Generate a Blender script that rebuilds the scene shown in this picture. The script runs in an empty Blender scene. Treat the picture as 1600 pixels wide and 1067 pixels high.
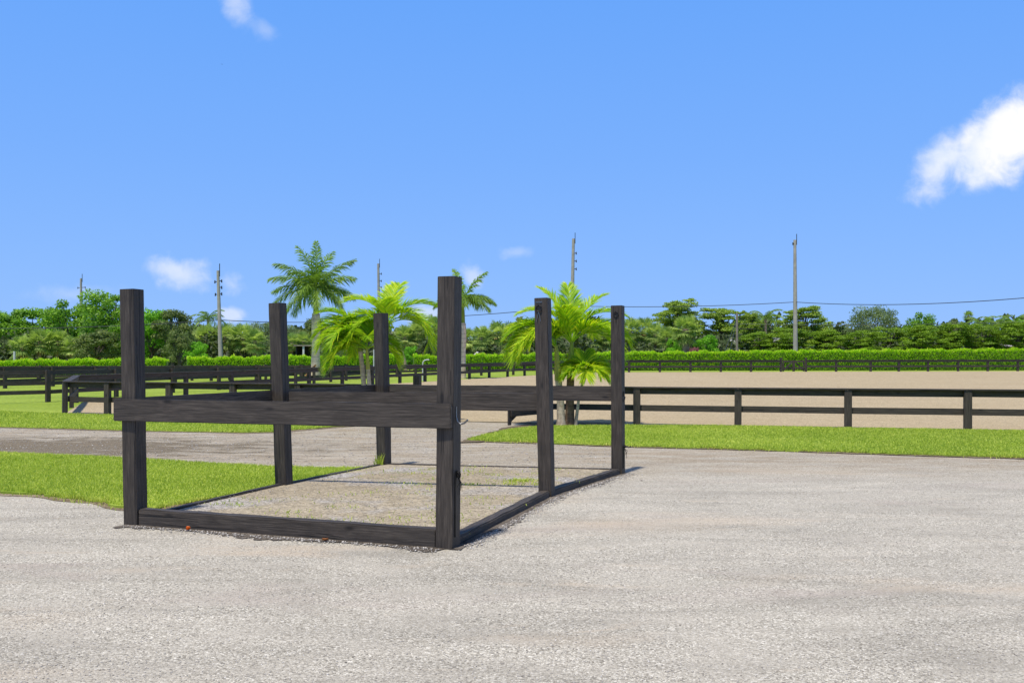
import bpy, bmesh, math, random
import numpy as np
from mathutils import Vector, Matrix, Euler

S = bpy.context.scene
COL = S.collection
R = math.radians
rng = np.random.default_rng(7)
random.seed(7)

# ------------------------------------------------------------------ terrain
F, HY, CH = 1500.0, 560.0, 1.81
K, Y0, Y1 = 0.0111, 26.0, 87.0
def zt(y):
    return K * (min(max(y, Y0), Y1) - Y0)
def gp(px, py):
    """ground point seen at a photo position"""
    d = (py - HY) / F
    y = CH / d if d > 0 else 1e9
    if y > Y0:
        y = (CH + K * Y0) / (d + K)
        if y > Y1:
            y = (CH - K * (Y1 - Y0)) / max(d, 1e-4)
    return ((px - 800) / F * y, y)
def xat(px, y): return (px - 800) / F * y
def zat(py, y): return CH + (HY - py) / F * y

# ------------------------------------------------------------------ node helpers
def mat_new(name):
    m = bpy.data.materials.new(name); m.use_nodes = True
    nt = m.node_tree; nt.nodes.clear()
    out = nt.nodes.new('ShaderNodeOutputMaterial')
    return m, nt, out
def nd(nt, typ, ins=None, **props):
    n = nt.nodes.new('ShaderNode' + typ)
    for k, v in props.items(): setattr(n, k, v)
    for k, v in (ins or {}).items():
        s = n.inputs[k]
        if isinstance(v, bpy.types.NodeSocket): nt.links.new(v, s)
        else: s.default_value = v
    return n
def math_(nt, op, a, b=0.0, clamp=False):
    return nd(nt, 'Math', {0: a, 1: b}, operation=op, use_clamp=clamp).outputs[0]
def ramp(nt, fac, stops, interp='LINEAR'):
    n = nt.nodes.new('ShaderNodeValToRGB'); n.color_ramp.interpolation = interp
    e = n.color_ramp.elements
    while len(e) < len(stops): e.new(0.5)
    for i, (p, c) in enumerate(stops):
        e[i].position = p
        e[i].color = (c[0], c[1], c[2], 1) if hasattr(c, '__len__') else (c, c, c, 1)
    nt.links.new(fac, n.inputs[0])
    return n.outputs[0]
def mix(nt, fac, a, b, blend='MIX'):
    n = nt.nodes.new('ShaderNodeMix'); n.data_type = 'RGBA'; n.blend_type = blend
    for s, v in ((n.inputs[0], fac), (n.inputs[6], a), (n.inputs[7], b)):
        if isinstance(v, bpy.types.NodeSocket): nt.links.new(v, s)
        elif hasattr(v, '__len__'): s.default_value = (v[0], v[1], v[2], 1)
        else: s.default_value = v
    return n.outputs[2]
def mapping(nt, vec, scale=(1, 1, 1), loc=(0, 0, 0), rot=(0, 0, 0), typ='POINT'):
    n = nd(nt, 'Mapping', {'Vector': vec}, vector_type=typ)
    n.inputs['Scale'].default_value = scale; n.inputs['Location'].default_value = loc
    n.inputs['Rotation'].default_value = rot
    return n.outputs[0]
def noise(nt, vec, scale, detail=4, rough=0.55, dist=0.0):
    return nd(nt, 'TexNoise', {'Vector': vec, 'Scale': scale, 'Detail': detail, 'Roughness': rough, 'Distortion': dist}).outputs[0]
def voro(nt, vec, scale, feature='F1'):
    return nd(nt, 'TexVoronoi', {'Vector': vec, 'Scale': scale}, feature=feature)
def finish(nt, out, col, rough=0.8, bump=None, bstr=0.5, bdist=0.01, spec=0.3, metallic=0.0):
    p = nd(nt, 'BsdfPrincipled', {'Base Color': col, 'Roughness': rough, 'Metallic': metallic})
    p.inputs['Specular IOR Level'].default_value = spec
    if bump is not None:
        b = nd(nt, 'Bump', {'Height': bump, 'Strength': bstr, 'Distance': bdist})
        nt.links.new(b.outputs[0], p.inputs['Normal'])
    nt.links.new(p.outputs[0], out.inputs[0])
    return p

def wood_mat(name, axis, dark, mid, light, fine=1.0, wear=0.5):
    m, nt, out = mat_new(name)
    co = nd(nt, 'TexCoord').outputs['Object']
    rnd = nd(nt, 'ObjectInfo').outputs['Random']
    off = nd(nt, 'VectorMath', {0: (13.7, 9.1, 17.3)}, operation='SCALE'); nt.links.new(rnd, off.inputs['Scale'])
    v = nd(nt, 'VectorMath', {0: co, 1: off.outputs[0]}, operation='ADD').outputs[0]
    a, b = 75 * fine, 3.2 * fine
    sc = (b, a, a) if axis == 'x' else (a, a, b)
    g = noise(nt, mapping(nt, v, sc), 1.0, 6, 0.65, 0.6)
    sc2 = (1.8, 9, 9) if axis == 'x' else (9, 9, 1.8)
    g2 = noise(nt, mapping(nt, v, sc2), 1.0, 4, 0.6, 1.2)
    c = ramp(nt, g, [(0.25, dark), (0.5, mid), (0.78, light)])
    pat = ramp(nt, g2, [(0.30, 0.72), (0.5, 1.0), (0.72, 1.25)])
    c = mix(nt, 1.0, c, pat, 'MULTIPLY')
    # weathered brownish bare patches
    w = noise(nt, mapping(nt, v, (2.2, 7, 7) if axis == 'x' else (7, 7, 2.2)), 1.0, 5, 0.7)
    wm = ramp(nt, w, [(0.62, 0.0), (0.74, wear)])
    c = mix(nt, wm, c, (0.10, 0.075, 0.062))
    # knots and splits
    vk = voro(nt, mapping(nt, v, (1.6, 4.5, 4.5) if axis == 'x' else (4.5, 4.5, 1.6)), 1.0)
    k = ramp(nt, vk.outputs['Distance'], [(0.05, 1.0), (0.13, 0.0)])
    c = mix(nt, math_(nt, 'MULTIPLY', k, 0.8), c, (0.008, 0.007, 0.007))
    crk = noise(nt, mapping(nt, v, (0.55, 30, 30) if axis == 'x' else (30, 30, 0.55)), 1.0, 3, 0.5, 0.8)
    cm = ramp(nt, crk, [(0.63, 0.0), (0.65, 0.9)])
    c = mix(nt, cm, c, (0.009, 0.008, 0.008))
    h = math_(nt, 'SUBTRACT', g, math_(nt, 'MULTIPLY', cm, 0.8))
    finish(nt, out, c, 0.62, h, 0.55, 0.006, 0.35)
    return m

M = {}
M['wood_z'] = wood_mat('stained_timber_upright', 'z', (0.022, 0.018, 0.014), (0.050, 0.041, 0.033), (0.110, 0.091, 0.073))
M['wood_x'] = wood_mat('stained_timber_long', 'x', (0.023, 0.019, 0.015), (0.057, 0.047, 0.038), (0.128, 0.106, 0.085), wear=0.5)
M['fence_z'] = wood_mat('fence_timber_upright', 'z', (0.028, 0.022, 0.017), (0.056, 0.045, 0.035), (0.102, 0.083, 0.066), wear=0.25)
M['fence_x'] = wood_mat('fence_timber_long', 'x', (0.028, 0.022, 0.017), (0.056, 0.045, 0.035), (0.102, 0.083, 0.066), wear=0.25)

def simple(name, col, rough=0.6, metallic=0.0, var=0.25, scale=8.0, bstr=0.2):
    m, nt, out = mat_new(name)
    co = nd(nt, 'TexCoord').outputs['Object']
    n = noise(nt, co, scale, 5, 0.6)
    c = ramp(nt, n, [(0.3, [x * (1 - var) for x in col]), (0.7, [min(1, x * (1 + var)) for x in col])])
    finish(nt, out, c, rough, n, bstr, 0.01, 0.4, metallic)
    return m
M['steel'] = simple('galvanised_steel', (0.20, 0.20, 0.20), 0.35, 0.9)
M['iron'] = simple('black_iron', (0.03, 0.03, 0.032), 0.45, 0.6)
M['rope'] = simple('black_rope', (0.012, 0.011, 0.011), 0.9)
M['concrete'] = simple('weathered_concrete', (0.36, 0.34, 0.29), 0.85, var=0.18, scale=3)
M['pole_wood'] = simple('grey_pole_wood', (0.24, 0.21, 0.17), 0.85, var=0.25, scale=4)
M['cable'] = simple('cable_rubber', (0.035, 0.04, 0.05), 0.6)
M['pvc'] = simple('white_plastic', (0.55, 0.56, 0.56), 0.45, var=0.06)
M['white_wall'] = simple('white_render', (0.68, 0.66, 0.60), 0.8, var=0.08)
M['roof'] = simple('pale_roof', (0.42, 0.40, 0.37), 0.7, var=0.12, scale=3)
M['dark_wall'] = simple('dark_boards', (0.035, 0.036, 0.04), 0.8)
M['glass'] = simple('dark_window_glass', (0.03, 0.04, 0.05), 0.1, var=0.1)

def bark(name, c1, c2, rings=0.0, scale=(9, 9, 2)):
    m, nt, out = mat_new(name)
    co = nd(nt, 'TexCoord').outputs['Object']
    n = noise(nt, mapping(nt, co, scale), 1.0, 6, 0.65)
    c = ramp(nt, n, [(0.3, c1), (0.7, c2)])
    h = n
    if rings:
        z = nd(nt, 'SeparateXYZ', {0: co}).outputs[2]
        zz = math_(nt, 'ADD', math_(nt, 'MULTIPLY', z, rings), math_(nt, 'MULTIPLY', n, 0.5))
        f = math_(nt, 'FRACT', zz)
        rm = ramp(nt, f, [(0.0, 0.55), (0.12, 1.0), (0.9, 1.0), (1.0, 0.6)])
        c = mix(nt, 1.0, c, rm, 'MULTIPLY'); h = math_(nt, 'ADD', n, f)
    finish(nt, out, c, 0.85, h, 0.5, 0.02)
    return m
M['bark'] = bark('tree_bark', (0.07, 0.055, 0.042), (0.20, 0.17, 0.14))
M['bark_pale'] = bark('pale_tree_bark', (0.20, 0.18, 0.15), (0.36, 0.33, 0.28))
M['palm_bark'] = bark('fan_palm_bark', (0.16, 0.11, 0.075), (0.46, 0.36, 0.27), 3.0)
M['royal_bark'] = bark('royal_palm_bark', (0.58, 0.43, 0.30), (0.85, 0.70, 0.53), 3.2, (5, 5, 3))
M['young_bark'] = bark('young_palm_bark', (0.33, 0.25, 0.16), (0.65, 0.55, 0.40), 9.0, (12, 12, 5))
M['brown_bark'] = bark('brown_palm_bark', (0.09, 0.055, 0.03), (0.24, 0.16, 0.095), 9.0, (12, 12, 5))
M['shaft'] = bark('green_crownshaft', (0.14, 0.20, 0.03), (0.30, 0.36, 0.06), 0, (20, 20, 2))
M['shaft_yellow'] = bark('yellow_crownshaft', (0.28, 0.30, 0.05), (0.48, 0.44, 0.10), 0, (20, 20, 2))

def leaf_mat(name, stops, trans=0.35, rough=0.5, spec=0.3, tcol=1.25, gain=2.0):
    m, nt, out = mat_new(name)
    r = nd(nt, 'Attribute', attribute_name='rnd').outputs['Fac']
    c = ramp(nt, r, [(q, [min(.8, x * gain) for x in cc]) for q, cc in stops])
    p = nd(nt, 'BsdfPrincipled', {'Base Color': c, 'Roughness': rough}); p.inputs['Specular IOR Level'].default_value = spec
    t = nd(nt, 'BsdfTranslucent', {'Color': mix(nt, 1.0, c, (tcol, tcol * 1.05, tcol * 0.6), 'MULTIPLY')})
    mx = nd(nt, 'MixShader', {0: trans, 1: p.outputs[0], 2: t.outputs[0]})
    nt.links.new(mx.outputs[0], out.inputs[0])
    return m
M['broad'] = leaf_mat('broad_leaves', [(0, (0.028, 0.065, 0.010)), (0.5, (0.085, 0.175, 0.016)), (1, (0.22, 0.35, 0.035))], 0.4)
M['broad_dark'] = leaf_mat('dark_broad_leaves', [(0, (0.026, 0.045, 0.013)), (0.5, (0.072, 0.105, 0.028)), (1, (0.22, 0.24, 0.085))])
M['layer'] = leaf_mat('layered_tree_leaves', [(0, (0.04, 0.085, 0.006)), (0.5, (0.13, 0.235, 0.010)), (1, (0.26, 0.38, 0.018))], 0.3, gain=1.25)
M['layer_dark'] = leaf_mat('dark_layered_tree_leaves', [(0, (0.032, 0.055, 0.010)), (0.5, (0.10, 0.16, 0.014)), (1, (0.22, 0.27, 0.035))], 0.35, gain=2.1)
M['bright'] = leaf_mat('bright_shrub_leaves', [(0, (0.04, 0.11, 0.008)), (0.5, (0.09, 0.23, 0.012)), (1, (0.20, 0.38, 0.02))])
M['willow'] = leaf_mat('fine_grey_green_leaves', [(0, (0.05, 0.075, 0.03)), (0.5, (0.10, 0.14, 0.055)), (1, (0.18, 0.22, 0.10))])
M['fan'] = leaf_mat('fan_palm_leaves', [(0, (0.055, 0.085, 0.022)), (0.5, (0.13, 0.18, 0.045)), (0.85, (0.27, 0.31, 0.10)), (1, (0.40, 0.34, 0.13))], 0.4, gain=2.5)
M['dead'] = leaf_mat('dead_palm_leaves', [(0, (0.13, 0.075, 0.035)), (0.5, (0.26, 0.17, 0.085)), (1, (0.40, 0.30, 0.17))], 0.2, gain=1.5)
M['royal'] = leaf_mat('royal_palm_leaves', [(0, (0.035, 0.07, 0.012)), (0.5, (0.085, 0.145, 0.020)), (1, (0.19, 0.26, 0.04))], gain=2.1)
M['royal_new'] = leaf_mat('young_royal_leaves', [(0, (0.06, 0.13, 0.008)), (0.5, (0.13, 0.24, 0.012)), (1, (0.24, 0.36, 0.02))], 0.35, gain=1.3)
M['lime'] = leaf_mat('lime_palm_leaves', [(0, (0.06, 0.13, 0.008)), (0.4, (0.20, 0.33, 0.012)), (0.75, (0.46, 0.53, 0.02)), (1, (0.78, 0.64, 0.06))], 0.44, gain=1.75)
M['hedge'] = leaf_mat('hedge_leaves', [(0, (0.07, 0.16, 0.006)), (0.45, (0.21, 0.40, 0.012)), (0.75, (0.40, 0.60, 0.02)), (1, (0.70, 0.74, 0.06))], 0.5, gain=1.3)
M['hedge_core'] = simple('hedge_twigs', (0.05, 0.10, 0.012), 0.95)
M['red_leaf'] = leaf_mat('red_leaves', [(0, (0.16, 0.012, 0.02)), (1, (0.38, 0.05, 0.04))], 0.2, gain=1.1)
M['orange_leaf'] = leaf_mat('orange_dry_leaf', [(0, (0.55, 0.10, 0.015)), (1, (0.75, 0.20, 0.03))], 0.2, gain=1.1)
M['brown_leaf'] = leaf_mat('brown_dry_leaf', [(0, (0.25, 0.10, 0.04)), (1, (0.40, 0.20, 0.09))], 0.2, gain=1.1)
M['plum'] = leaf_mat('plum_shrub_leaves', [(0, (0.10, 0.035, 0.045)), (1, (0.26, 0.10, 0.11))], 0.2)
M['woods'] = leaf_mat('far_wood_leaves', [(0, (0.035, 0.05, 0.015)), (0.5, (0.065, 0.095, 0.03)), (1, (0.11, 0.15, 0.045))], 0.2, gain=1.1)
M['blade'] = leaf_mat('grass_blades', [(0, (0.10, 0.16, 0.012)), (0.5, (0.265, 0.325, 0.045)), (0.85, (0.40, 0.43, 0.09)), (1, (0.50, 0.46, 0.12))], 0.42, gain=1.65)

# ------------------------------------------------------------------ ground materials
def ground_coord(nt):
    return nd(nt, 'TexCoord').outputs['Object']

def gravel_material():
    m, nt, out = mat_new('pale_gravel')
    co = ground_coord(nt)
    big = noise(nt, mapping(nt, co, (0.22, 0.75, 1)), 1.0, 5, 0.6, 0.4)
    med = noise(nt, mapping(nt, co, (1.2, 2.6, 1)), 1.0, 5, 0.62, 0.3)
    v1 = voro(nt, co, 84); v2 = voro(nt, co, 190); v3 = voro(nt, co, 27)
    g1 = nd(nt, 'SeparateColor', {0: v1.outputs['Color']}).outputs[0]
    g2 = nd(nt, 'SeparateColor', {0: v2.outputs['Color']}).outputs[1]
    g3 = nd(nt, 'SeparateColor', {0: v3.outputs['Color']}).outputs[2]
    s1 = ramp(nt, g1, [(0.0, (0.19, 0.170, 0.137)), (0.3, (0.375, 0.345, 0.283)), (0.8, (0.485, 0.450, 0.375)), (1.0, (0.72, 0.68, 0.59))])
    s2 = ramp(nt, g2, [(0.0, 0.58), (0.4, 1.0), (1.0, 1.25)])
    c = mix(nt, 0.75, s1, s2, 'MULTIPLY')
    # fine packed dust between stones in some patches
    dust = ramp(nt, med, [(0.38, 0.5), (0.56, 0.0)])
    c = mix(nt, dust, c, (0.425, 0.390, 0.325))
    tone = noise(nt, mapping(nt, co, (0.5, 1.6, 1), (9, 2, 0)), 1.0, 6, 0.65, 0.6)
    c = mix(nt, 1.0, c, ramp(nt, tone, [(0.34, 0.82), (0.5, 1.0), (0.66, 1.12)]), 'MULTIPLY')
    # occasional larger pale and dark stones
    p3 = ramp(nt, g3, [(0.93, 0.0), (0.95, 0.6)])
    d3 = ramp(nt, v3.outputs['Distance'], [(0.25, 1.0), (0.42, 0.0)])
    c = mix(nt, math_(nt, 'MULTIPLY', p3, d3), c, (0.60, 0.58, 0.55))
    p4 = ramp(nt, g3, [(0.05, 0.55), (0.07, 0.0)])
    c = mix(nt, math_(nt, 'MULTIPLY', p4, d3), c, (0.16, 0.145, 0.13))
    # tan, sandy drifts
    tan = ramp(nt, big, [(0.56, 0.0), (0.70, 0.65)])
    c = mix(nt, tan, c, (0.50, 0.41, 0.305))
    big2 = noise(nt, mapping(nt, co, (0.35, 1.3, 1), (7, 3, 0)), 1.0, 4, 0.55, 0.5)
    pinkish = ramp(nt, big2, [(0.57, 0.0), (0.72, 0.5)])
    c = mix(nt, pinkish, c, (0.42, 0.36, 0.31))
    tan2 = noise(nt, mapping(nt, co, (0.8, 2.8, 1), (11, 6, 0)), 1.0, 6, 0.7, 0.8)
    c = mix(nt, ramp(nt, tan2, [(0.60, 0.0), (0.72, 0.6)]), c, (0.50, 0.42, 0.32))
    # worn muddy stretch of the far track
    px, py = gp(30, 697)
    e = mapping(nt, co, (6.5, 2.5, 1), (px, py, 0), (0, 0, R(-4)), 'TEXTURE')
    ln = nd(nt, 'VectorMath', {0: e}, operation='LENGTH').outputs['Value']
    mud = math_(nt, 'ADD', math_(nt, 'SUBTRACT', 1.15, ln), math_(nt, 'MULTIPLY', math_(nt, 'SUBTRACT', med, 0.5), 3.0))
    mudm = ramp(nt, mud, [(0.0, 0.0), (0.55, 0.88)])
    c = mix(nt, mudm, c, mix(nt, g1, (0.055, 0.040, 0.022), (0.22, 0.175, 0.11)))
    # the whole far track is a bit browner and coarser
    y = nd(nt, 'SeparateXYZ', {0: co}).outputs[1]
    far = ramp(nt, math_(nt, 'DIVIDE', y, 30.0), [(0.46, 0.0), (0.56, 0.85)])
    nomud = math_(nt, 'SUBTRACT', 1.0, mudm)
    c = mix(nt, math_(nt, 'MULTIPLY', math_(nt, 'MULTIPLY', far, nomud), ramp(nt, noise(nt, mapping(nt, co, (0.8, 2.2, 1), (3, 1, 0)), 1.0, 6, 0.7), [(0.36, 0.15), (0.6, 1.0)])), c,
            mix(nt, g1, (0.14, 0.105, 0.062), (0.46, 0.38, 0.275)))
    h = math_(nt, 'ADD', math_(nt, 'MULTIPLY', v1.outputs['Distance'], -1.0), math_(nt, 'MULTIPLY', v2.outputs['Distance'], -0.4))
    finish(nt, out, c, 0.92, h, 0.6, 0.010, 0.2)
    return m
M['gravel'] = gravel_material()

def sand_material(name, a, b, c3, speck=0.5, weeds=False):
    m, nt, out = mat_new(name)
    co = ground_coord(nt)
    n1 = noise(nt, mapping(nt, co, (0.25, 0.6, 1)), 1.0, 5, 0.6)
    n2 = noise(nt, mapping(nt, co, (3.0, 5, 1)), 1.0, 6, 0.7)
    v = voro(nt, co, 45)
    g = nd(nt, 'SeparateColor', {0: v.outputs['Color']}).outputs[0]
    c = mix(nt, ramp(nt, n1, [(0.35, 0.0), (0.65, 1.0)]), a, b)
    c = mix(nt, ramp(nt, n2, [(0.45, 0.0), (0.7, 0.7)]), c, c3)
    c = mix(nt, 0.8, c, ramp(nt, g, [(0.0, 1 - speck), (0.4, 1.0), (1.0, 1 + speck * 0.6)]), 'MULTIPLY')
    if weeds:
        w = noise(nt, mapping(nt, co, (1.4, 1.8, 1), (5, 5, 0)), 1.0, 6, 0.7)
        c = mix(nt, ramp(nt, w, [(0.60, 0.0), (0.70, 0.55)]), c, (0.20, 0.22, 0.07))
        # loose grey stones gather towards the front and the timber edges
        s = noise(nt, mapping(nt, co, (0.9, 0.9, 1), (2, 8, 0)), 1.0, 5, 0.6)
        sm = ramp(nt, s, [(0.50, 0.0), (0.62, 0.8)])
        c = mix(nt, sm, c, ramp(nt, g, [(0, (0.14, 0.13, 0.12)), (0.5, (0.32, 0.30, 0.28)), (1, (0.55, 0.53, 0.50))]))
    hh = math_(nt, 'ADD', n2, math_(nt, 'MULTIPLY', v.outputs['Distance'], -0.5))
    finish(nt, out, c, 0.95, hh, 0.6, 0.02, 0.15)
    return m
M['sand'] = sand_material('arena_sand', (0.395, 0.315, 0.195), (0.43, 0.35, 0.225), (0.30, 0.235, 0.14), 0.6)
M['pad'] = sand_material('stall_floor_sand', (0.33, 0.277, 0.195), (0.385, 0.33, 0.24), (0.20, 0.165, 0.11), 0.6, True)
M['soil'] = sand_material('soil_with_shade', (0.10, 0.075, 0.05), (0.15, 0.115, 0.075), (0.22, 0.18, 0.12), 0.6)  # soil tone with palm shade mixed into the colour
M['sill_shade'] = sand_material('painted_shade_soil', (0.075, 0.062, 0.050), (0.13, 0.11, 0.09), (0.24, 0.21, 0.18), 0.8)  # soil tone darkened to carry the shade beside the sills
M['rim'] = sand_material('dry_soil_rim', (0.17, 0.125, 0.08), (0.26, 0.205, 0.14), (0.33, 0.28, 0.20), 0.6)

def grass_material():
    m, nt, out = mat_new('mown_grass')
    co = ground_coord(nt)
    n1 = noise(nt, mapping(nt, co, (0.15, 0.35, 1)), 1.0, 5, 0.6)
    n2 = noise(nt, mapping(nt, co, (6, 9, 1)), 1.0, 6, 0.7)
    c = mix(nt, ramp(nt, n1, [(0.35, 0.0), (0.65, 1.0)]), (0.21, 0.30, 0.035), (0.29, 0.375, 0.055))
    c = mix(nt, 0.9, c, ramp(nt, n2, [(0.3, 0.5), (0.7, 1.4)]), 'MULTIPLY')
    y = noise(nt, mapping(nt, co, (0.6, 1.2, 1), (4, 4, 0)), 1.0, 6, 0.7)
    c = mix(nt, ramp(nt, y, [(0.6, 0.0), (0.78, 0.5)]), c, (0.30, 0.30, 0.07))
    finish(nt, out, c, 0.9, n2, 0.5, 0.03, 0.1)
    return m
M['grass'] = grass_material()

# ------------------------------------------------------------------ geometry helpers
class Geo:
    def __init__(self): self.ch = []; self.n = 0
    def add(self, V, Fc, rnd=0.5):
        V = np.asarray(V, dtype=np.float32).reshape(-1, 3); Fc = np.asarray(Fc, dtype=np.int32)
        r = np.full(len(Fc), rnd, np.float32) if np.isscalar(rnd) else np.asarray(rnd, np.float32)
        self.ch.append((V, Fc + self.n, r)); self.n += len(V)
    def mesh(self, name, mat, smooth=False):
        V = np.concatenate([c[0] for c in self.ch])
        loops = np.concatenate([c[1].ravel() for c in self.ch])
        tot = np.concatenate([np.full(len(c[1]), c[1].shape[1], np.int32) for c in self.ch])
        st = np.concatenate([[0], np.cumsum(tot)[:-1]]).astype(np.int32)
        rn = np.concatenate([c[2] for c in self.ch])
        me = bpy.data.meshes.new(name)
        me.vertices.add(len(V)); me.vertices.foreach_set('co', V.ravel())
        me.loops.add(len(loops)); me.loops.foreach_set('vertex_index', loops)
        me.polygons.add(len(tot)); me.polygons.foreach_set('loop_start', st); me.polygons.foreach_set('loop_total', tot)
        a = me.attributes.new('rnd', 'FLOAT', 'FACE'); a.data.foreach_set('value', np.clip(rn, 0, 1))
        if smooth: me.polygons.foreach_set('use_smooth', np.ones(len(tot), bool))
        me.update(calc_edges=True); me.validate()
        me.materials.append(mat)
        return me
    def tube(self, pts, radii, sides=8, rnd=0.5, cap=True):
        P = np.asarray(pts, float); n = len(P)
        rad = np.broadcast_to(np.asarray(radii, float), (n,))
        T = np.gradient(P, axis=0); T /= np.linalg.norm(T, axis=1)[:, None] + 1e-9
        up = np.array([0, 0, 1.0]) if abs(T[0][2]) < 0.9 else np.array([1.0, 0, 0])
        a = np.linspace(0, 2 * np.pi, sides, endpoint=False)
        rings = []
        A = np.cross(T[0], up); A /= np.linalg.norm(A)
        for i in range(n):
            A = A - T[i] * A.dot(T[i]); A /= np.linalg.norm(A) + 1e-9
            B = np.cross(T[i], A)
            rings.append(P[i] + rad[i] * (np.cos(a)[:, None] * A + np.sin(a)[:, None] * B))
        V = np.concatenate(rings)
        idx = np.arange(sides); nx = (idx + 1) % sides
        fs = [np.stack([i * sides + idx, i * sides + nx, (i + 1) * sides + nx, (i + 1) * sides + idx], 1) for i in range(n - 1)]
        self.add(V, np.concatenate(fs), rnd)
        if cap:
            for i in (0, n - 1):
                self.add(rings[i] if i else rings[i][::-1], np.arange(sides)[None], rnd)

W = {}
def link(name, data, Mw=None, parent=None):
    o = bpy.data.objects.new(name, data); COL.objects.link(o)
    Mw = Mw if Mw is not None else (W[parent.name] if parent else Matrix())
    W[o.name] = Mw
    if parent:
        o.parent = parent; o.matrix_basis = W[parent.name].inverted() @ Mw
    else: o.matrix_basis = Mw
    return o
def tag(o, label, cat, group=None, kind=None):
    o['label'] = label; o['category'] = cat
    if group: o['group'] = group
    if kind: o['kind'] = kind
    return o
def thing(name, label, cat, loc, rotz=0.0, scale=1.0, group=None):
    Mw = Matrix.Translation(Vector(loc)) @ Matrix.Rotation(rotz, 4, 'Z') @ Matrix.Diagonal((*([scale] * 3 if np.isscalar(scale) else scale), 1))
    o = link(name, None, Mw); o.empty_display_size = 0.3
    return tag(o, label, cat, group)
def structure(name, me):
    o = link(name, me); o['kind'] = 'structure'; return o

def box_mesh(name, dx, dy, dz, mat, bev=0.006, rough=0.0, seed=0):
    """box centred on x,y, z from 0..dz (uprights) with softened, slightly worn edges"""
    bm = bmesh.new(); bmesh.ops.create_cube(bm, size=1)
    for v in bm.verts: v.co = Vector((v.co.x * dx, v.co.y * dy, (v.co.z + 0.5) * dz))
    if rough:
        L = max(dx, dy, dz)
        ax = (dx, dy, dz).index(L); nrm = Vector([1 if i == ax else 0 for i in range(3)])
        for k in range(1, 14):
            p = Vector((0, 0, dz / 2)); p[ax] = (-L / 2 + L * k / 14) if ax < 2 else L * k / 14
            bmesh.ops.bisect_plane(bm, geom=bm.verts[:] + bm.edges[:] + bm.faces[:], plane_co=p, plane_no=nrm)
        r = random.Random(seed)
        for v in bm.verts:
            v.co += Vector([r.uniform(-rough, rough) if i != ax else 0 for i in range(3)])
    if bev:
        es = [e for e in bm.edges if len(e.link_faces) == 2 and e.calc_face_angle(0) > 0.8]
        bmesh.ops.bevel(bm, geom=es, offset=bev, segments=2, affect='EDGES')
    me = bpy.data.meshes.new(name); bm.to_mesh(me); bm.free(); me.materials.append(mat)
    return me
def align_x(p, q):
    """matrix with local X from p to q, local Z up, origin in the middle"""
    p, q = Vector(p), Vector(q); d = (q - p); x = d.normalized()
    y = Vector((0, 0, 1)).cross(x).normalized(); z = x.cross(y)
    m = Matrix((x, y, z)).transposed().to_4x4(); m.translation = (p + q) / 2
    return m, d.length
def beam(name, p, q, h, t, mat, parent, bev=0.004, rough=0.0, seed=0):
    """plank whose bottom edge runs p->q, h tall, t thick"""
    m, L = align_x(p, q)
    return link(name, box_mesh(name, L, t, h, mat, bev, rough, seed), m, parent)
def upright(name, base, top, w, d, rotz, mat, parent, bev=0.008, rough=0.0, seed=0):
    b, t = Vector(base), Vector(top); zax = (t - b).normalized()
    x = Vector((math.cos(rotz), math.sin(rotz), 0)); x = (x - zax * x.dot(zax)).normalized(); y = zax.cross(x)
    m = Matrix((x, y, zax)).transposed().to_4x4(); m.translation = b
    return link(name, box_mesh(name, w, d, (t - b).length, mat, bev, rough, seed), m, parent)

# ------------------------------------------------------------------ ground sheets
def jag(poly, step=0.35, amp=0.06, seed=1):
    r = random.Random(seed); out = []
    n = len(poly)
    for i in range(n):
        a, b = Vector(poly[i]), Vector(poly[(i + 1) % n]); L = (b - a).length
        k = max(1, min(160, int(L / step))); nrm = Vector((-(b - a).y, (b - a).x)) / max(L, 1e-6)
        w = 0
        for j in range(k):
            w = 0.6 * w + r.uniform(-amp, amp)
            p = a.lerp(b, j / k) + (nrm * w if j else Vector((0, 0)))
            out.append((p.x, p.y))
    return out
def sheet(name, poly, dz, mat, skirt=0.0, flat=None):
    bm = bmesh.new()
    vs = [bm.verts.new((x, y, 0)) for x, y in poly]
    f = bm.faces.new(vs)
    if f.normal.z < 0: f.normal_flip()
    bmesh.ops.triangulate(bm, faces=bm.faces[:])
    for yy in (Y0, Y1):
        bmesh.ops.bisect_plane(bm, geom=bm.verts[:] + bm.edges[:] + bm.faces[:], plane_co=(0, yy, 0), plane_no=(0, 1, 0))
    for v in bm.verts: v.co.z = (zt(v.co.y) if flat is None else flat) + dz
    if skirt:
        be = [e for e in bm.edges if e.is_boundary]
        r = bmesh.ops.extrude_edge_only(bm, edges=be)
        for v in r['geom']:
            if isinstance(v, bmesh.types.BMVert): v.co.z -= skirt
    bmesh.ops.recalc_face_normals(bm, faces=bm.faces[:])
    if sum(f.normal.z for f in bm.faces) < 0:
        bmesh.ops.reverse_faces(bm, faces=bm.faces[:])
    me = bpy.data.meshes.new(name); bm.to_mesh(me); bm.free(); me.materials.append(mat)
    return structure(name, me)

sheet('ground', [(-900, -40), (900, -40), (900, 1800), (-900, 1800)], -0.03, M['grass'])

G = lambda pts: [gp(*p) for p in pts]
road = [(-60, 27)] + G([(-300, 661), (0, 667), (180, 672), (380, 676), (430, 675.5), (520, 668), (575, 664), (610, 660), (645, 656), (850, 661),
        (870, 675), (1600, 697)]) + [(30, 17.5), (40, 15), (40, -12), (-40, -12), (-60, 2)]
sheet('driveway', jag(road, 0.4, 0.04, 3), -0.012, M['gravel'])

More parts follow.
